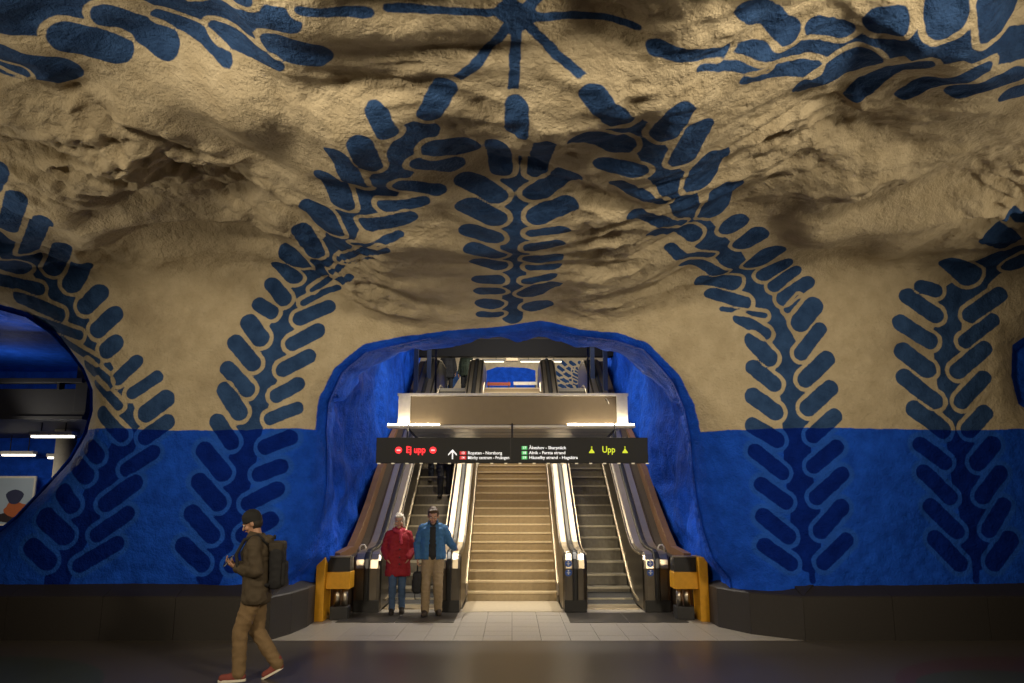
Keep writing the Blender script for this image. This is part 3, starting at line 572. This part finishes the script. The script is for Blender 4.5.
# ---------------------------------------------------------------- upper landing
ul = []
for x0, x1, lb in ((-2.04, -.30, 'left of the two thin strip lamps over the upper landing'), (.32, 2.04, 'right of the two thin strip lamps over the upper landing')):
    u = empty('strip_lamp', ((x0+x1)/2, 32, 7.36), 0, lb, 'lamp', 'strip lamps over the upper landing')
    box('housing', (x0-(x0+x1)/2, -.08, .03), (x1-(x0+x1)/2, .08, .09), DARKM, u); box('lamp_tube', (x0-(x0+x1)/2+.03, -.05, -.01), (x1-(x0+x1)/2-.03, .05, .03), mat('far_tube', (1, .86, .6), .5, emit=2.0, var=0), u)
    for q in (.3, -.3): tube('hanger', [((x1-x0)*q, 0, .09), ((x1-x0)*q, 0, 1.09)], .012, DARKM, u)
u = empty('ceiling_box', (0, 31.9, 7.37), 0, 'small beige box hanging between the two upper strip lamps', 'box'); box('case', (-.24, -.1, 0), (.24, .1, .26), mat('beige_paint', (.35, .26, .16), .5), u, .01); tube('hanger', [(0, 0, .26), (0, 0, 1.13)], .02, DARKM, u)
u = empty('landing_barrier', (0, 25.6, 5.27), 0, 'low orange and white barrier bar at the top of the stairs', 'barrier')
box('orange_bar', (-.80, -.03, .22), (-.05, .03, .32), mat('orange_paint', (.32, .06, .015), .5), u); box('white_bar', (.05, -.03, .24), (.80, .03, .34), WHITE, u)
for x in (-.75, -.1, .1, .75): box('post', (x-.02, -.02, 0), (x+.02, .02, .36), DARKM, u)
# ---------------------------------------------------------------- left passage
tag(box('ceiling_passage', (-14, 12.6, 4.95), (-6.0, 20, 5.1), BLUEROCK), kind='structure')
gx, gz = np.meshgrid(np.linspace(-14, -6, 100), np.linspace(0, 5, 70)); q = np.stack([gx.ravel(), 19.4+.2*perlin(np.stack([gx.ravel()*.7, gz.ravel()*.7, gz.ravel()*0+2], 1)), gz.ravel()], 1)
tag(grid_mesh('wall_passage_end', q.reshape(*gx.shape, 3), None, np.ones((69, 99), bool), {}, BLUEROCK), kind='structure')
bg = empty('ceiling_beam', (-10, 14.2, 3.3), 0, 'heavy black service beam across the dark passage at far left', 'beam')
for nm, a, b in (('girder', (-3.2, 0, .02), (2.4, .5, .52)), ('lower_flange', (-3.2, -.06, -.03), (2.4, .56, .03)), ('cable_tray', (-3.2, -.1, .62), (2.35, .12, .70)), ('end_plate', (2.2, -.02, .1), (2.42, .52, .95))):
    box(nm, a, b, DARKM, bg, .006)
for k in range(5): box('tray_bracket', (-2.9+1.2*k, -.08, .5), (-2.86+1.2*k, .1, .64), DARKM, bg)
tag(box('ceiling_panel', (-14, 14.9, 3.32), (-7.4, 19.2, 3.40), mat('brown_soffit', (.05, .04, .03), .5)), kind='structure')
for (x0, x1, y, z, lb) in ((-8.95, -8.2, 15.0, 3.02, 'bright strip lamp under the black beam, nearest in the left passage'), (-11.6, -10.9, 18.4, 2.86, 'strip lamp cut by the left edge of the view, above the poster'), (-11.3+.75, -9.9, 18.4, 2.80, 'strip lamp beside the white column in the left passage')):
    c = (x0+x1)/2; u = empty('strip_lamp', (c, y, z), 0, lb, 'lamp', 'strip lamps in the left passage')
    box('housing', (x0-c-.02, -.09, .03), (x1-c+.02, .09, .10), WHITE, u); u.rotation_euler.z = 0; box('lamp_tube', (x0-c, -.06, -.01), (x1-c, .06, .03), mat('passage_tube', (1, .93, .78), .5, emit=3.0, var=0), u)
    for q in (.3, -.3): tube('hanger', [((x1-x0)*q, 0, .1), ((x1-x0)*q, 0, 3.32-z)], .012, DARKM, u)
u = empty('column', (-9.42, 17, 0), 0, 'pale round column in the left passage behind the painted pillar', 'column'); tube('shaft', [(0, 0, 0), (0, 0, 3.2)], .2, mat('grey_plaster', (.42, .38, .31), .7), u, 20); tube('capital', [(0, 0, 3.2), (0, 0, 3.33)], .24, MATS['grey_plaster'], u, 20)
u = empty('poster', (-11.62, 19.05, 1.28), 0, 'white framed poster with dark and orange shapes on the far left blue wall', 'poster')
box('frame', (-.45, 0, 0), (.45, .05, 1.14), WHITE, u, .006); box('print', (-.40, -.006, .05), (.40, .004, 1.09), mat('poster_sky', (.42, .50, .58), .5, var=.1, scale=3), u)
def blob2d(nm, pts, m, y):
    bm = bmesh.new(); a = [bm.verts.new((x, y, z)) for x, z in pts]; b = [bm.verts.new((x, y+.003, z)) for x, z in pts]; bm.faces.new(a); bm.faces.new(b[::-1])
    for i in range(len(a)): bm.faces.new((a[i], a[i-1], b[i-1], b[i]))
    link(nm, bm_mesh(nm, bm), m, u)
blob2d('printed_shape', [(.0+.2*math.cos(t)*(1+.15*math.sin(3*t)), .66+.17*math.sin(t)) for t in [k*.4 for k in range(15)]], mat('print_navy', (.03, .035, .09), .5), -.010)
blob2d('printed_shape', [(.08+.30*math.cos(t)*(1+.12*math.sin(4*t)), .38+.17*math.sin(t)*(1+.2*math.cos(3*t))) for t in [k*.4 for k in range(15)]], mat('print_orange', (.50, .13, .04), .5), -.009)
blob2d('printed_shape', [(-.05+.33*math.cos(t)*(1+.1*math.sin(5*t)), .19+.12*math.sin(t)) for t in [k*.4 for k in range(15)]], mat('print_black', (.03, .02, .025), .5), -.008)
# ---------------------------------------------------------------- people
SKIN = mat('skin', (.42, .23, .15), .5, var=.1)
def capsule(bm, p, q, r0, r1, seg=14):
    p, q = Vector(p), Vector(q); d = (q-p); L = max(d.length, 1e-4); d.normalize()
    up = Vector((0, 0, 1)) if abs(d.z) < .9 else Vector((1, 0, 0)); s = d.cross(up).normalized(); u = s.cross(d)
    prof = [(-math.cos(t)*r0, math.sin(t)*r0) for t in (.35, .8, 1.25)]+[(0, r0), (L, r1)]+[(L+math.cos(t)*r1, math.sin(t)*r1) for t in (1.25, .8, .35)]
    rings = [[bm.verts.new(p+d*h+(s*math.cos(a)+u*math.sin(a))*r) for a in [2*math.pi*k/seg for k in range(seg)]] for h, r in prof]
    for a, b in zip(rings, rings[1:]):
        for k in range(seg): bm.faces.new((a[k], a[(k+1) % seg], b[(k+1) % seg], b[k]))
    bm.faces.new(rings[0][::-1]); bm.faces.new(rings[-1])
def ball(bm, c, r, rot=None, sub=3):
    m = Matrix.Translation(Vector(c)) @ (rot or Matrix.Identity(4)) @ Matrix.Diagonal((*r, 1))
    bmesh.ops.create_icosphere(bm, subdivisions=sub, radius=1, matrix=m)
def melt(name, bm, voxel, it, m, parent, wrinkle=0., seed=0., cut=None, wscale=9.):
    """fuse the limbs into one continuous surface"""
    bmesh.ops.recalc_face_normals(bm, faces=bm.faces[:])
    me = bpy.data.meshes.new('t'); bm.to_mesh(me); bm.free(); o = bpy.data.objects.new('t', me); COL.objects.link(o)
    r = o.modifiers.new('r', 'REMESH'); r.mode = 'VOXEL'; r.voxel_size = voxel
    s = o.modifiers.new('s', 'SMOOTH'); s.iterations = it; s.factor = .5
    bpy.context.view_layer.update()
    out = bpy.data.meshes.new_from_object(o.evaluated_get(bpy.context.evaluated_depsgraph_get())); bpy.data.objects.remove(o)
    n = len(out.vertices); co = np.empty(n*3); out.vertices.foreach_get('co', co); co = co.reshape(-1, 3)
    if wrinkle:
        no = np.empty(n*3); out.vertices.foreach_get('normal', no); no = no.reshape(-1, 3)
        w = (1-np.abs(perlin(co*np.array([wscale, wscale, wscale*1.6])+seed))*2)*.6+perlin(co*wscale*2+seed)*.4
        co = co+no*(w*wrinkle)[:, None]; out.vertices.foreach_set('co', co.ravel())
    if cut is not None:
        b2 = bmesh.new(); b2.from_mesh(out); bmesh.ops.delete(b2, geom=[f for f in b2.faces if cut(f.calc_center_median())], context='FACES'); b2.to_mesh(out); b2.free()
    out.name = name
    for p in out.polygons: p.use_smooth = True
    out.materials.clear()
    return link(name, out, m, parent)
def person(loc, rz, label, J, look, s=1., voxel=.0065, group=None):
    P = empty('person', loc, rz, label, 'person', group); P.scale = (s, s, s)
    V = {k: Vector(v) for k, v in J.items()}
    hm = Matrix.Translation(V['head']) @ Matrix.Rotation(R(J.get('yaw', 0) if not isinstance(J.get('yaw', 0), tuple) else 0), 4, 'Z') @ Matrix.Rotation(R(look.get('tilt', 0)), 4, 'X') @ Matrix.Diagonal((look.get('hd', 1.),)*3+(1,))
    h = lambda x, y, z: hm @ Vector((x, y, z))
    bm = bmesh.new(); rot = hm.to_3x3().to_4x4()
    ball(bm, h(0, .012, .025), (.074, .092, .098), rot); capsule(bm, h(0, -.022, -.03), h(0, -.042, -.085), .058, .036)
    capsule(bm, h(0, -.085, .005), h(0, -.106, -.030), .010, .015, 10); capsule(bm, h(-.03, -.082, .022), h(.03, -.082, .022), .012, .012, 10)
    for q in (-1, 1): ball(bm, h(q*.078, .012, -.01), (.012, .022, .034), rot, 2); ball(bm, h(q*.04, -.062, -.03), (.025, .022, .025), rot, 2)
    capsule(bm, h(-.018, -.080, -.058), h(.018, -.080, -.058), .010, .010, 8)
    neck = V['neck']; capsule(bm, h(0, .018, -.06), neck, .054, .062)
    capsule(bm, V['chest']+Vector((-.09, 0, 0)), V['chest']+Vector((.09, 0, 0)), .095, .095); capsule(bm, neck, V['chest'], .06, .08); capsule(bm, V['chest'], V['pelvis'], .10, .10)
    capsule(bm, V['pelvis']+Vector((-.07, 0, 0)), V['pelvis']+Vector((.07, 0, 0)), .10, .10)
    for q, sd in ((1, 'L'), (-1, 'R')):
        sh, el, wr = V['sh'+sd], V['el'+sd], V['wr'+sd]; hp, kn, an = V['hip'+sd], V['kn'+sd], V['an'+sd]; toe = V['toe'+sd]
        capsule(bm, neck+Vector((0, 0, -.03)), sh, .05, .055); capsule(bm, sh, el, .054, .042); capsule(bm, el, wr, .042, .027)
        capsule(bm, hp, kn, .085, .055); capsule(bm, kn, kn+(an-kn)*.35, .055, .056); capsule(bm, kn+(an-kn)*.35, an, .056, .036); capsule(bm, an+Vector((0, 0, -.02)), toe+Vector((0, 0, -.02)), .034, .028)
        f = V['hand'+sd].normalized(); n = V['palm'+sd].normalized(); t = f.cross(n).normalized()
        if t.dot(V['thumb'+sd]) < 0: t = -t
        c = wr+f*.05; 
        for k in range(4): capsule(bm, wr+f*.01+t*(.012*(1.5-k)), wr+f*.085+t*(.019*(1.5-k)), .014, .0125, 8)
        cu = look.get('curl'+sd, .5)
        for k, ln in enumerate((.070, .078, .072, .056)):
            b0 = wr+f*.085+t*(.0195*(1.5-k)); d1 = (f*math.cos(cu*.6)+n*math.sin(cu*.6)).normalized(); d2 = (f*math.cos(cu*1.6)+n*math.sin(cu*1.6)).normalized()
            b1 = b0+d1*ln*.5; capsule(bm, b0, b1, .0090, .0085, 8); capsule(bm, b1, b1+d2*ln*.5, .0085, .007, 8)
        tb = wr+f*.03+t*.03; t1 = tb+(f*.6+t*.7+n*.3).normalized()*.04; capsule(bm, tb, t1, .012, .0105, 8); capsule(bm, t1, t1+(f*.85+t*.1+n*.5).normalized()*.032, .010, .008, 8)
    body = melt('body', bm, voxel, 3, SKIN, P)
    e1, e2, e3 = mat('eye_white', (.6, .58, .54), .3), mat('iris', (.03, .02, .015), .3), mat('lips', (.32, .11, .09), .5)
    for q in (-1, 1):
        bm = bmesh.new(); ball(bm, h(q*.032, -.080, .006), (.014, .009, .008), rot, 2); eye = link('eye', bm_mesh('eye', bm, True), e1, P)
        bm = bmesh.new(); ball(bm, h(q*.032, -.0875, .006), (.006, .003, .006), rot, 2); link('iris', bm_mesh('iris', bm, True), e2, eye)
        bm = bmesh.new(); capsule(bm, h(q*.014, -.094, .030), h(q*.048, -.082, .030), .004, .003, 6); link('eyebrow', bm_mesh('eyebrow', bm, True), mat('brow', (.05, .03, .02), .7), P)
    bm = bmesh.new(); capsule(bm, h(-.020, -.088, -.058), h(.020, -.088, -.058), .006, .006, 8); link('mouth', bm_mesh('mouth', bm, True), e3, P)
    # hair or hat
    bm = bmesh.new(); hs = look['hair']
    ball(bm, h(0, .022, .038), (.083, .098, .098), rot)
    if hs == 'bob':
        for q in (-1, 1): capsule(bm, h(q*.072, .02, .03), h(q*.078, .01, -.085), .03, .028)
        capsule(bm, h(0, .09, .02), h(0, .085, -.09), .05, .045); capsule(bm, h(-.05, -.068, .085), h(.05, -.068, .085), .022, .022)
    elif hs == 'short':
        for q in (-1, 1): capsule(bm, h(q*.074, .03, .02), h(q*.07, .05, -.03), .016, .014)
        capsule(bm, h(0, .1, .02), h(0, .08, -.05), .03, .03); capsule(bm, h(-.045, -.062, .10), h(.05, -.060, .105), .022, .026)
    elif hs == 'beanie': ball(bm, h(0, .018, .062), (.090, .104, .088), rot)
    lim = {'bob': lambda v: False, 'short': lambda v: False, 'beanie': lambda v: False}[hs]
    def face_cut(c):
        l = hm.inverted() @ c
        return l.y < -.045 and l.z < (.066 if hs != 'beanie' else .05) and abs(l.x) < .066
    hr = melt('hair' if hs != 'beanie' else 'beanie', bm, .008, 3, look['hair_m'], P, .003, 3, face_cut if hs != 'beanie' else (lambda c: (hm.inverted() @ c).z < .005-.25*min(0,-(hm.inverted() @ c).y)*0-.18*(hm.inverted() @ c).y), 30)
    if hs == 'beanie':
        bm = bmesh.new(); ball(bm, h(0, .026, -.005), (.081, .090, .085), rot); melt('hair', bm, .008, 2, mat('dark_hair', (.02, .014, .01), .7), P, .003, 3, lambda c: (hm.inverted() @ c).y < .005, 30)
        bm = bmesh.new(); bmesh.ops.create_cone(bm, cap_ends=False, segments=28, radius1=.092, radius2=.094, depth=.05); bmesh.ops.transform(bm, matrix=Matrix.Translation(h(0, .018, .035)) @ rot @ Matrix.Rotation(R(-10), 4, 'X') @ Matrix.Diagonal((1, 1.13, 1, 1)), verts=bm.verts[:]); link('cuff', bm_mesh('cuff', bm, True), look['hair_m'], hr)
    # trousers
    tr = look.get('tr', 1.)
    bm = bmesh.new(); pv = V['pelvis']; capsule(bm, pv+Vector((-.075, 0, -.02)), pv+Vector((.075, 0, -.02)), .118, .118); capsule(bm, pv+Vector((-.055, 0, .08)), pv+Vector((.055, 0, .08)), .105, .105)
    for sd in 'LR':
        hp, kn, an = V['hip'+sd], V['kn'+sd], V['an'+sd]; capsule(bm, hp, kn, .103*tr, .074*tr); capsule(bm, kn, kn+(an-kn)*1.02, .076*tr, .062*tr)
    melt('trousers', bm, .011, 2, look['trousers'], P, .011, 11, None, 8)
    # shoes
    for sd in 'LR':
        an, toe = V['an'+sd], V['toe'+sd]; d = (toe-an); d.z = 0; d.normalize()
        dn = (toe-an).normalized(); heel = an-dn*.035+Vector((0, 0, -.045)); 
        bm = bmesh.new(); capsule(bm, heel, toe+Vector((0, 0, -.012)), .044, .040); capsule(bm, an+Vector((0, 0, -.01)), an+dn*.09+Vector((0, 0, -.03)), .048, .046); capsule(bm, an+Vector((0, 0, .05)), an, .047, .048)
        sh_ = melt('shoe', bm, .009, 2, look['shoes'], P)
        side = Vector((0, 0, 1)).cross(d).normalized(); bm = bmesh.new()
        a_ = heel+Vector((0, 0, -.036)); b_ = toe+Vector((0, 0, -.042)); t_ = (b_-a_).normalized(); pts = []
        for k in range(20):
            an_ = 2*math.pi*k/20; cx = math.cos(an_); pts.append((a_+b_)/2+t_*cx*((b_-a_).length/2+.045)+side*math.sin(an_)*.050*(1-.12*cx))
        lo = [bm.verts.new(p-Vector((0, 0, .008))) for p in pts]; hi = [bm.verts.new(p+Vector((0, 0, .016))) for p in pts]
        bm.faces.new(lo); bm.faces.new(hi[::-1])
        for k in range(20): bm.faces.new((lo[k], lo[k-1], hi[k-1], hi[k]))
        link('sole', bm_mesh('sole', bm), look.get('sole', RUBBER), sh_)
    # top
    hem = look.get('hem', -.03); fl = look.get('flare', 1.)
    if look.get('shirt'):
        bm = bmesh.new(); capsule(bm, V['chest']+Vector((-.08, -.012, .02)), V['chest']+Vector((.05, -.012, .0)), .112, .112); capsule(bm, V['chest']+Vector((0, -.012, 0)), pv+Vector((0, -.012, .02)), .128, .128); capsule(bm, V['neck']+Vector((0, -.01, -.02)), V['chest'], .072, .1)
        melt('shirt', bm, .012, 2, look['shirt'], P, .005, 5)
    bm = bmesh.new(); ch = V['chest']
    capsule(bm, ch+Vector((-.085, 0, .0)), ch+Vector((.085, 0, .0)), .135, .135); mid = (ch+pv)/2
    capsule(bm, mid+Vector((-.07, 0, 0)), mid+Vector((.07, 0, 0)), .135, .135)
    for q in (-.07, .07): capsule(bm, ch+Vector((q, 0, 0)), pv+Vector((q*1.15*fl, 0, hem)), .132, .118*fl)
    capsule(bm, ch, pv+Vector((0, 0, hem)), .134, .128)
    for q in (0,): capsule(bm, pv+Vector((-.08*fl, 0, hem)), pv+Vector((.08*fl, 0, hem)), .126*fl, .126*fl)
    for sd in 'LR':
        sh, el, wr = V['sh'+sd], V['el'+sd], V['wr'+sd]; capsule(bm, V['neck']+Vector((0, .01, -.04)), sh, .078, .074); capsule(bm, sh, el, .076, .066); capsule(bm, el, wr+(el-wr)*.10, .068, .050)
    cz = pv.z+hem-.06; nk = V['neck'].z+.03
    cutf = lambda c: c.z < cz or (c.z > nk and (c-V['neck']).length < .11)
    if look.get('open'):
        c2 = cutf; cutf = lambda c: c2(c) or (c.y < min(ch.y, pv.y)-.07 and abs(c.x-ch.x) < look['open']+.03*(ch.z-c.z) and c.z > pv.z-.1)
    jk = melt(look['top_name'], bm, .011, 2, look['top'], P, .015, 21+10*s, cutf, 8)
    sm = jk.modifiers.new('cloth', 'SOLIDIFY'); sm.thickness = .012; sm.offset = -1
    bm = bmesh.new(); bmesh.ops.create_cone(bm, cap_ends=False, segments=24, radius1=.098, radius2=.082, depth=.075); bmesh.ops.transform(bm, matrix=Matrix.Translation(V['neck']+Vector((0, -.002, .03))) @ Matrix.Rotation(R(-12), 4, 'X') @ Matrix.Diagonal((1, 1.05, 1, 1)), verts=bm.verts[:])
    if look.get('open'): bmesh.ops.delete(bm, geom=[f for f in bm.faces if f.calc_center_median().y < V['neck'].y-.07], context='FACES')
    col = link('collar', bm_mesh('collar', bm, True), look['top'], jk); sm = col.modifiers.new('cloth', 'SOLIDIFY'); sm.thickness = .016
    return P, V, jk
def jt(**k):
    d = dict(head=(0, -.03, 1.63), neck=(0, .01, 1.47), chest=(0, .01, 1.32), pelvis=(0, 0, .96), shL=(.175, .01, 1.395), shR=(-.175, .01, 1.395), elL=(.245, .03, 1.12), elR=(-.245, .03, 1.12), wrL=(.25, -.06, .89), wrR=(-.25, -.06, .89),
             hipL=(.085, 0, .92), hipR=(-.085, 0, .92), knL=(.095, -.02, .50), knR=(-.095, -.02, .50), anL=(.10, .02, .10), anR=(-.10, .02, .10), toeL=(.115, -.13, .055), toeR=(-.115, -.13, .055),
             handL=(0, -.15, -1), handR=(0, -.15, -1), palmL=(-1, 0, 0), palmR=(1, 0, 0), thumbL=(0, -1, 0), thumbR=(0, -1, 0))
    d.update(k); return d
CLOTH = lambda n, c, **k: mat(n, c, .8, var=.22, scale=22, bump=.25, bscale=160, **k)
# woman in red, arriving at the foot of the left escalator
P1, V1, J1 = person((-1.93, 14.02, .0), R(6), 'white-haired woman in a red coat and blue jeans, hands near pockets, below the left escalator', jt(
    head=(0, -.035, 1.64), elL=(.255, .04, 1.14), elR=(-.255, .04, 1.14), wrL=(.20, -.13, .98), wrR=(-.20, -.13, .98), handL=(-.55, .45, -.7), handR=(.55, .45, -.7), thumbL=(0, -.6, .6), thumbR=(0, -.6, .6),
    knR=(-.085, -.10, .50), anR=(-.09, -.06, .10), toeR=(-.10, -.21, .05), knL=(.08, -.02, .50), anL=(.085, .06, .11), toeL=(.095, -.09, .05)),
    dict(hair='bob', hair_m=mat('white_hair', (.55, .50, .43), .6, bump=.4, bscale=90), tilt=8, trousers=CLOTH('blue_jeans', (.045, .085, .17)), shoes=CLOTH('dark_leather', (.02, .015, .013)), top=CLOTH('red_wool', (.24, .005, .014)), top_name='coat', hem=-.24, flare=1.14, tr=.90, hd=1.13), .925)
bm = bmesh.new(); nk = V1['neck']
for k in range(16):
    a, b = 2*math.pi*k/16, 2*math.pi*(k+1)/16; capsule(bm, nk+Vector((math.sin(a)*.085, -.01-math.cos(a)*.085, .02-.03*math.cos(a))), nk+Vector((math.sin(b)*.085, -.01-math.cos(b)*.085, .02-.03*math.cos(b))), .036, .036, 8)
capsule(bm, nk+Vector((.03, -.10, -.02)), nk+Vector((.05, -.15, -.22)), .035, .03)
melt('scarf', bm, .011, 2, CLOTH('pink_scarf', (.42, .03, .06)), P1, .006, 2, None, 14)
for z in (1.28, 1.14, 1.0, .88): disc('button', (.03, -.150 if z > 1.1 else -.158, z), .014, BLACK, J1, .02, 10)
for q in (-1, 1): box('pocket_flap', (q*.10-.06, -.150, .955), (q*.10+.06, -.125, .985), MATS['red_wool'], J1, .004)
# man in blue jacket
P2, V2, J2 = person((-1.33, 13.86, 0), R(3), 'man in an open blue jacket and khaki trousers, hand on the escalator newel', jt(
    head=(.0, -.06, 1.605), elL=(.29, .04, 1.16), wrL=(.36, .18, 1.06), handL=(.25, .9, -.15), palmL=(0, 0, -1), thumbL=(-1, .3, 0), elR=(-.26, .03, 1.13), wrR=(-.245, -.05, .90),
    knL=(.10, -.10, .50), anL=(.105, .0, .10), toeL=(.13, -.15, .05), knR=(-.10, -.12, .51), anR=(-.105, -.12, .10), toeR=(-.125, -.27, .05)),
    dict(hair='short', hair_m=mat('brown_hair', (.06, .032, .016), .6, bump=.4, bscale=90), tilt=22, trousers=CLOTH('khaki', (.26, .19, .11)), shoes=CLOTH('brown_leather', (.035, .022, .014)), shirt=CLOTH('black_knit', (.012, .012, .013)), top=CLOTH('blue_shell', (.03, .115, .27)), top_name='jacket', hem=.0, flare=1.08, open=.05, tr=1.04, hd=1.12, curlR=1.25, curlL=.3), 1.0)
# man walking by with a phone
P3, V3, J3 = person((-2.74, 8.95, 0), R(-84), 'man in a dark beanie and olive jacket walking past, looking at a phone', jt(
    head=(0, -.095, 1.62), neck=(0, -.035, 1.46), chest=(0, -.015, 1.31), pelvis=(0, .0, .95), shL=(.185, -.02, 1.41), shR=(-.185, -.02, 1.41),
    elL=(.235, .03, 1.13), wrL=(.09, -.21, 1.155), handL=(-.35, -.8, .35), palmL=(-.5, 0, .9), thumbL=(0, -.3, 1), elR=(-.225, -.02, 1.13), wrR=(-.05, -.25, 1.17), handR=(.25, -.8, .4), palmR=(.5, .2, .9), thumbR=(0, -.3, 1),
    hipL=(.08, .0, .91), knL=(.085, -.13, .51), anL=(.085, -.12, .10), toeL=(.095, -.28, .065), hipR=(-.08, .0, .91), knR=(-.085, .01, .49), anR=(-.085, .24, .15), toeR=(-.09, .12, .055)),
    dict(hair='beanie', hair_m=CLOTH('black_beanie', (.010, .010, .011)), tilt=24, trousers=CLOTH('tan_cotton', (.20, .13, .062)), shoes=CLOTH('red_canvas', (.22, .05, .04)), sole=WHITE, top=CLOTH('olive_shell', (.062, .045, .026)), top_name='jacket', hem=-.10, flare=1.1, tr=1.05, curlL=1.0, curlR=1.0), 1.0)
bm = bmesh.new(); nk = V3['neck']
for k in range(14):
    a, b = 2*math.pi*k/14, 2*math.pi*(k+1)/14; capsule(bm, nk+Vector((math.sin(a)*.095, .02-math.cos(a)*.09, .0+.015*math.cos(a))), nk+Vector((math.sin(b)*.095, .02-math.cos(b)*.09, .0+.015*math.cos(b))), .038, .038, 8)
capsule(bm, nk+Vector((-.07, .12, -.02)), nk+Vector((.07, .12, -.02)), .055, .055)
melt('hood', bm, .011, 2, MATS['olive_shell'], J3, .008, 2, None, 14)
# two riders high on the left escalator, two people on the upper landing
DK = lambda n, c: CLOTH(n, c)
def place(loc, rz, label, jn, lk, s=1., group=None): return person(loc, rz, label, jn, lk, s, .012, group)
place((-1.86, 19.6, zc(19.35)+.05), 0, 'person in dark blue trousers high on the left escalator, behind the black sign', jt(), dict(hair='short', hair_m=MATS['brown_hair'], trousers=DK('navy_trousers', (.02, .03, .06)), shoes=MATS['dark_leather'], top=DK('navy_coat', (.018, .025, .05)), top_name='coat', hem=-.1))
place((-1.56, 18.9, zc(18.7)+.05), 0, 'person in black trousers on the left escalator, lower of the two behind the sign', jt(anR=(-.1, -.08, .1), toeR=(-.115, -.23, .055), knR=(-.095, -.12, .5)), dict(hair='short', hair_m=MATS['black_beanie'], trousers=DK('black_trousers', (.015, .016, .022)), shoes=MATS['dark_leather'], top=DK('black_coat', (.012, .013, .018)), top_name='coat', hem=-.15))
place((-2.2, 27.2, 5.27), R(20), 'dark-dressed person standing at far left on the upper landing', jt(), dict(hair='bob', hair_m=MATS['black_beanie'], trousers=MATS['black_trousers'], shoes=MATS['dark_leather'], top=MATS['black_coat'], top_name='coat', hem=-.2, flare=1.1))
place((-1.6, 27.4, 5.27), R(-30), 'person in dark green coat near the stair top on the upper landing', jt(), dict(hair='short', hair_m=MATS['brown_hair'], trousers=MATS['black_trousers'], shoes=MATS['dark_leather'], top=DK('green_coat', (.03, .045, .03)), top_name='coat', hem=-.1))
# ---------------------------------------------------------------- things carried
def local_thing(P, name, label, cat, at):
    w = Matrix.Translation(P.location) @ P.rotation_euler.to_matrix().to_4x4() @ Matrix.Diagonal((*P.scale, 1))
    o = empty(name, w @ Vector(at), P.rotation_euler.z, label, cat); return o
def soft(name, a, b, m, parent, bev, wr=.006, seed=1.):
    bm = bmesh.new(); add_box(bm, a, b, bev); return melt(name, bm, .011, 4, m, parent, wr, seed, None, 9)
NY = CLOTH('black_nylon', (.010, .010, .012))
hb = V2['wrR']+Vector((0, -.015, -.10))
bg = local_thing(P2, 'shoulder_bag', 'black bag hanging from the right hand of the man in the blue jacket', 'bag', hb)
soft('bag_body', (-.07, -.15, -.44), (.07, .15, -.10), NY, bg, .04)
bm = bmesh.new(); add_tube(bm, [(0, -.10, -.12), (0, -.07, -.03), (0, -.02, .008), (0, .02, .008), (0, .07, -.03), (0, .10, -.12)], .009, 8); link('bag_handle', bm_mesh('bag_handle', bm, True), NY, bg)
box('front_pocket', (-.085, -.10, -.40), (-.06, .10, -.22), NY, bg, .01); tube('loose_strap', [(-.03, -.1, -.42), (-.03, -.11, -.49), (-.02, -.10, -.53)], .008, NY, bg, 6)
bp = local_thing(P3, 'backpack', 'black backpack on the back of the man with the phone', 'backpack', (0, .125, 1.20))
soft('pack_body', (-.15, 0, -.27), (.15, .15, .19), NY, bp, .06, .008)
soft('front_pocket', (-.11, .11, -.24), (.11, .18, .02), NY, bp, .03); soft('top_flap', (-.14, -.01, .12), (.14, .15, .23), CLOTH('brown_flap', (.035, .027, .018)), bp, .03)
for q in (-1, 1):
    tube('shoulder_strap', [(q*.10, -.02, .20), (q*.13, -.12, .30), (q*.135, -.26, .25), (q*.135, -.335, .10), (q*.15, -.30, -.08), (q*.16, -.10, -.20), (q*.13, .02, -.22)], .020, NY, bp, 8)
tube('grab_loop', [(-.04, .03, .25), (-.03, .03, .29), (.03, .03, .29), (.04, .03, .25)], .008, NY, bp, 6)
ph = local_thing(P3, 'phone', 'dark phone held up in both hands by the walking man', 'phone', (.02, -.315, 1.225))
o = box('phone_body', (-.036, -.005, -.07), (.036, .005, .07), BLACK, ph, .003); o.rotation_euler = (R(-38), 0, 0)
o2 = box('screen', (-.032, .005, -.063), (.032, .0062, .063), mat('phone_screen', (.25, .27, .3), .2, emit=.25, var=0), ph); o2.rotation_euler = (R(-38), 0, 0)
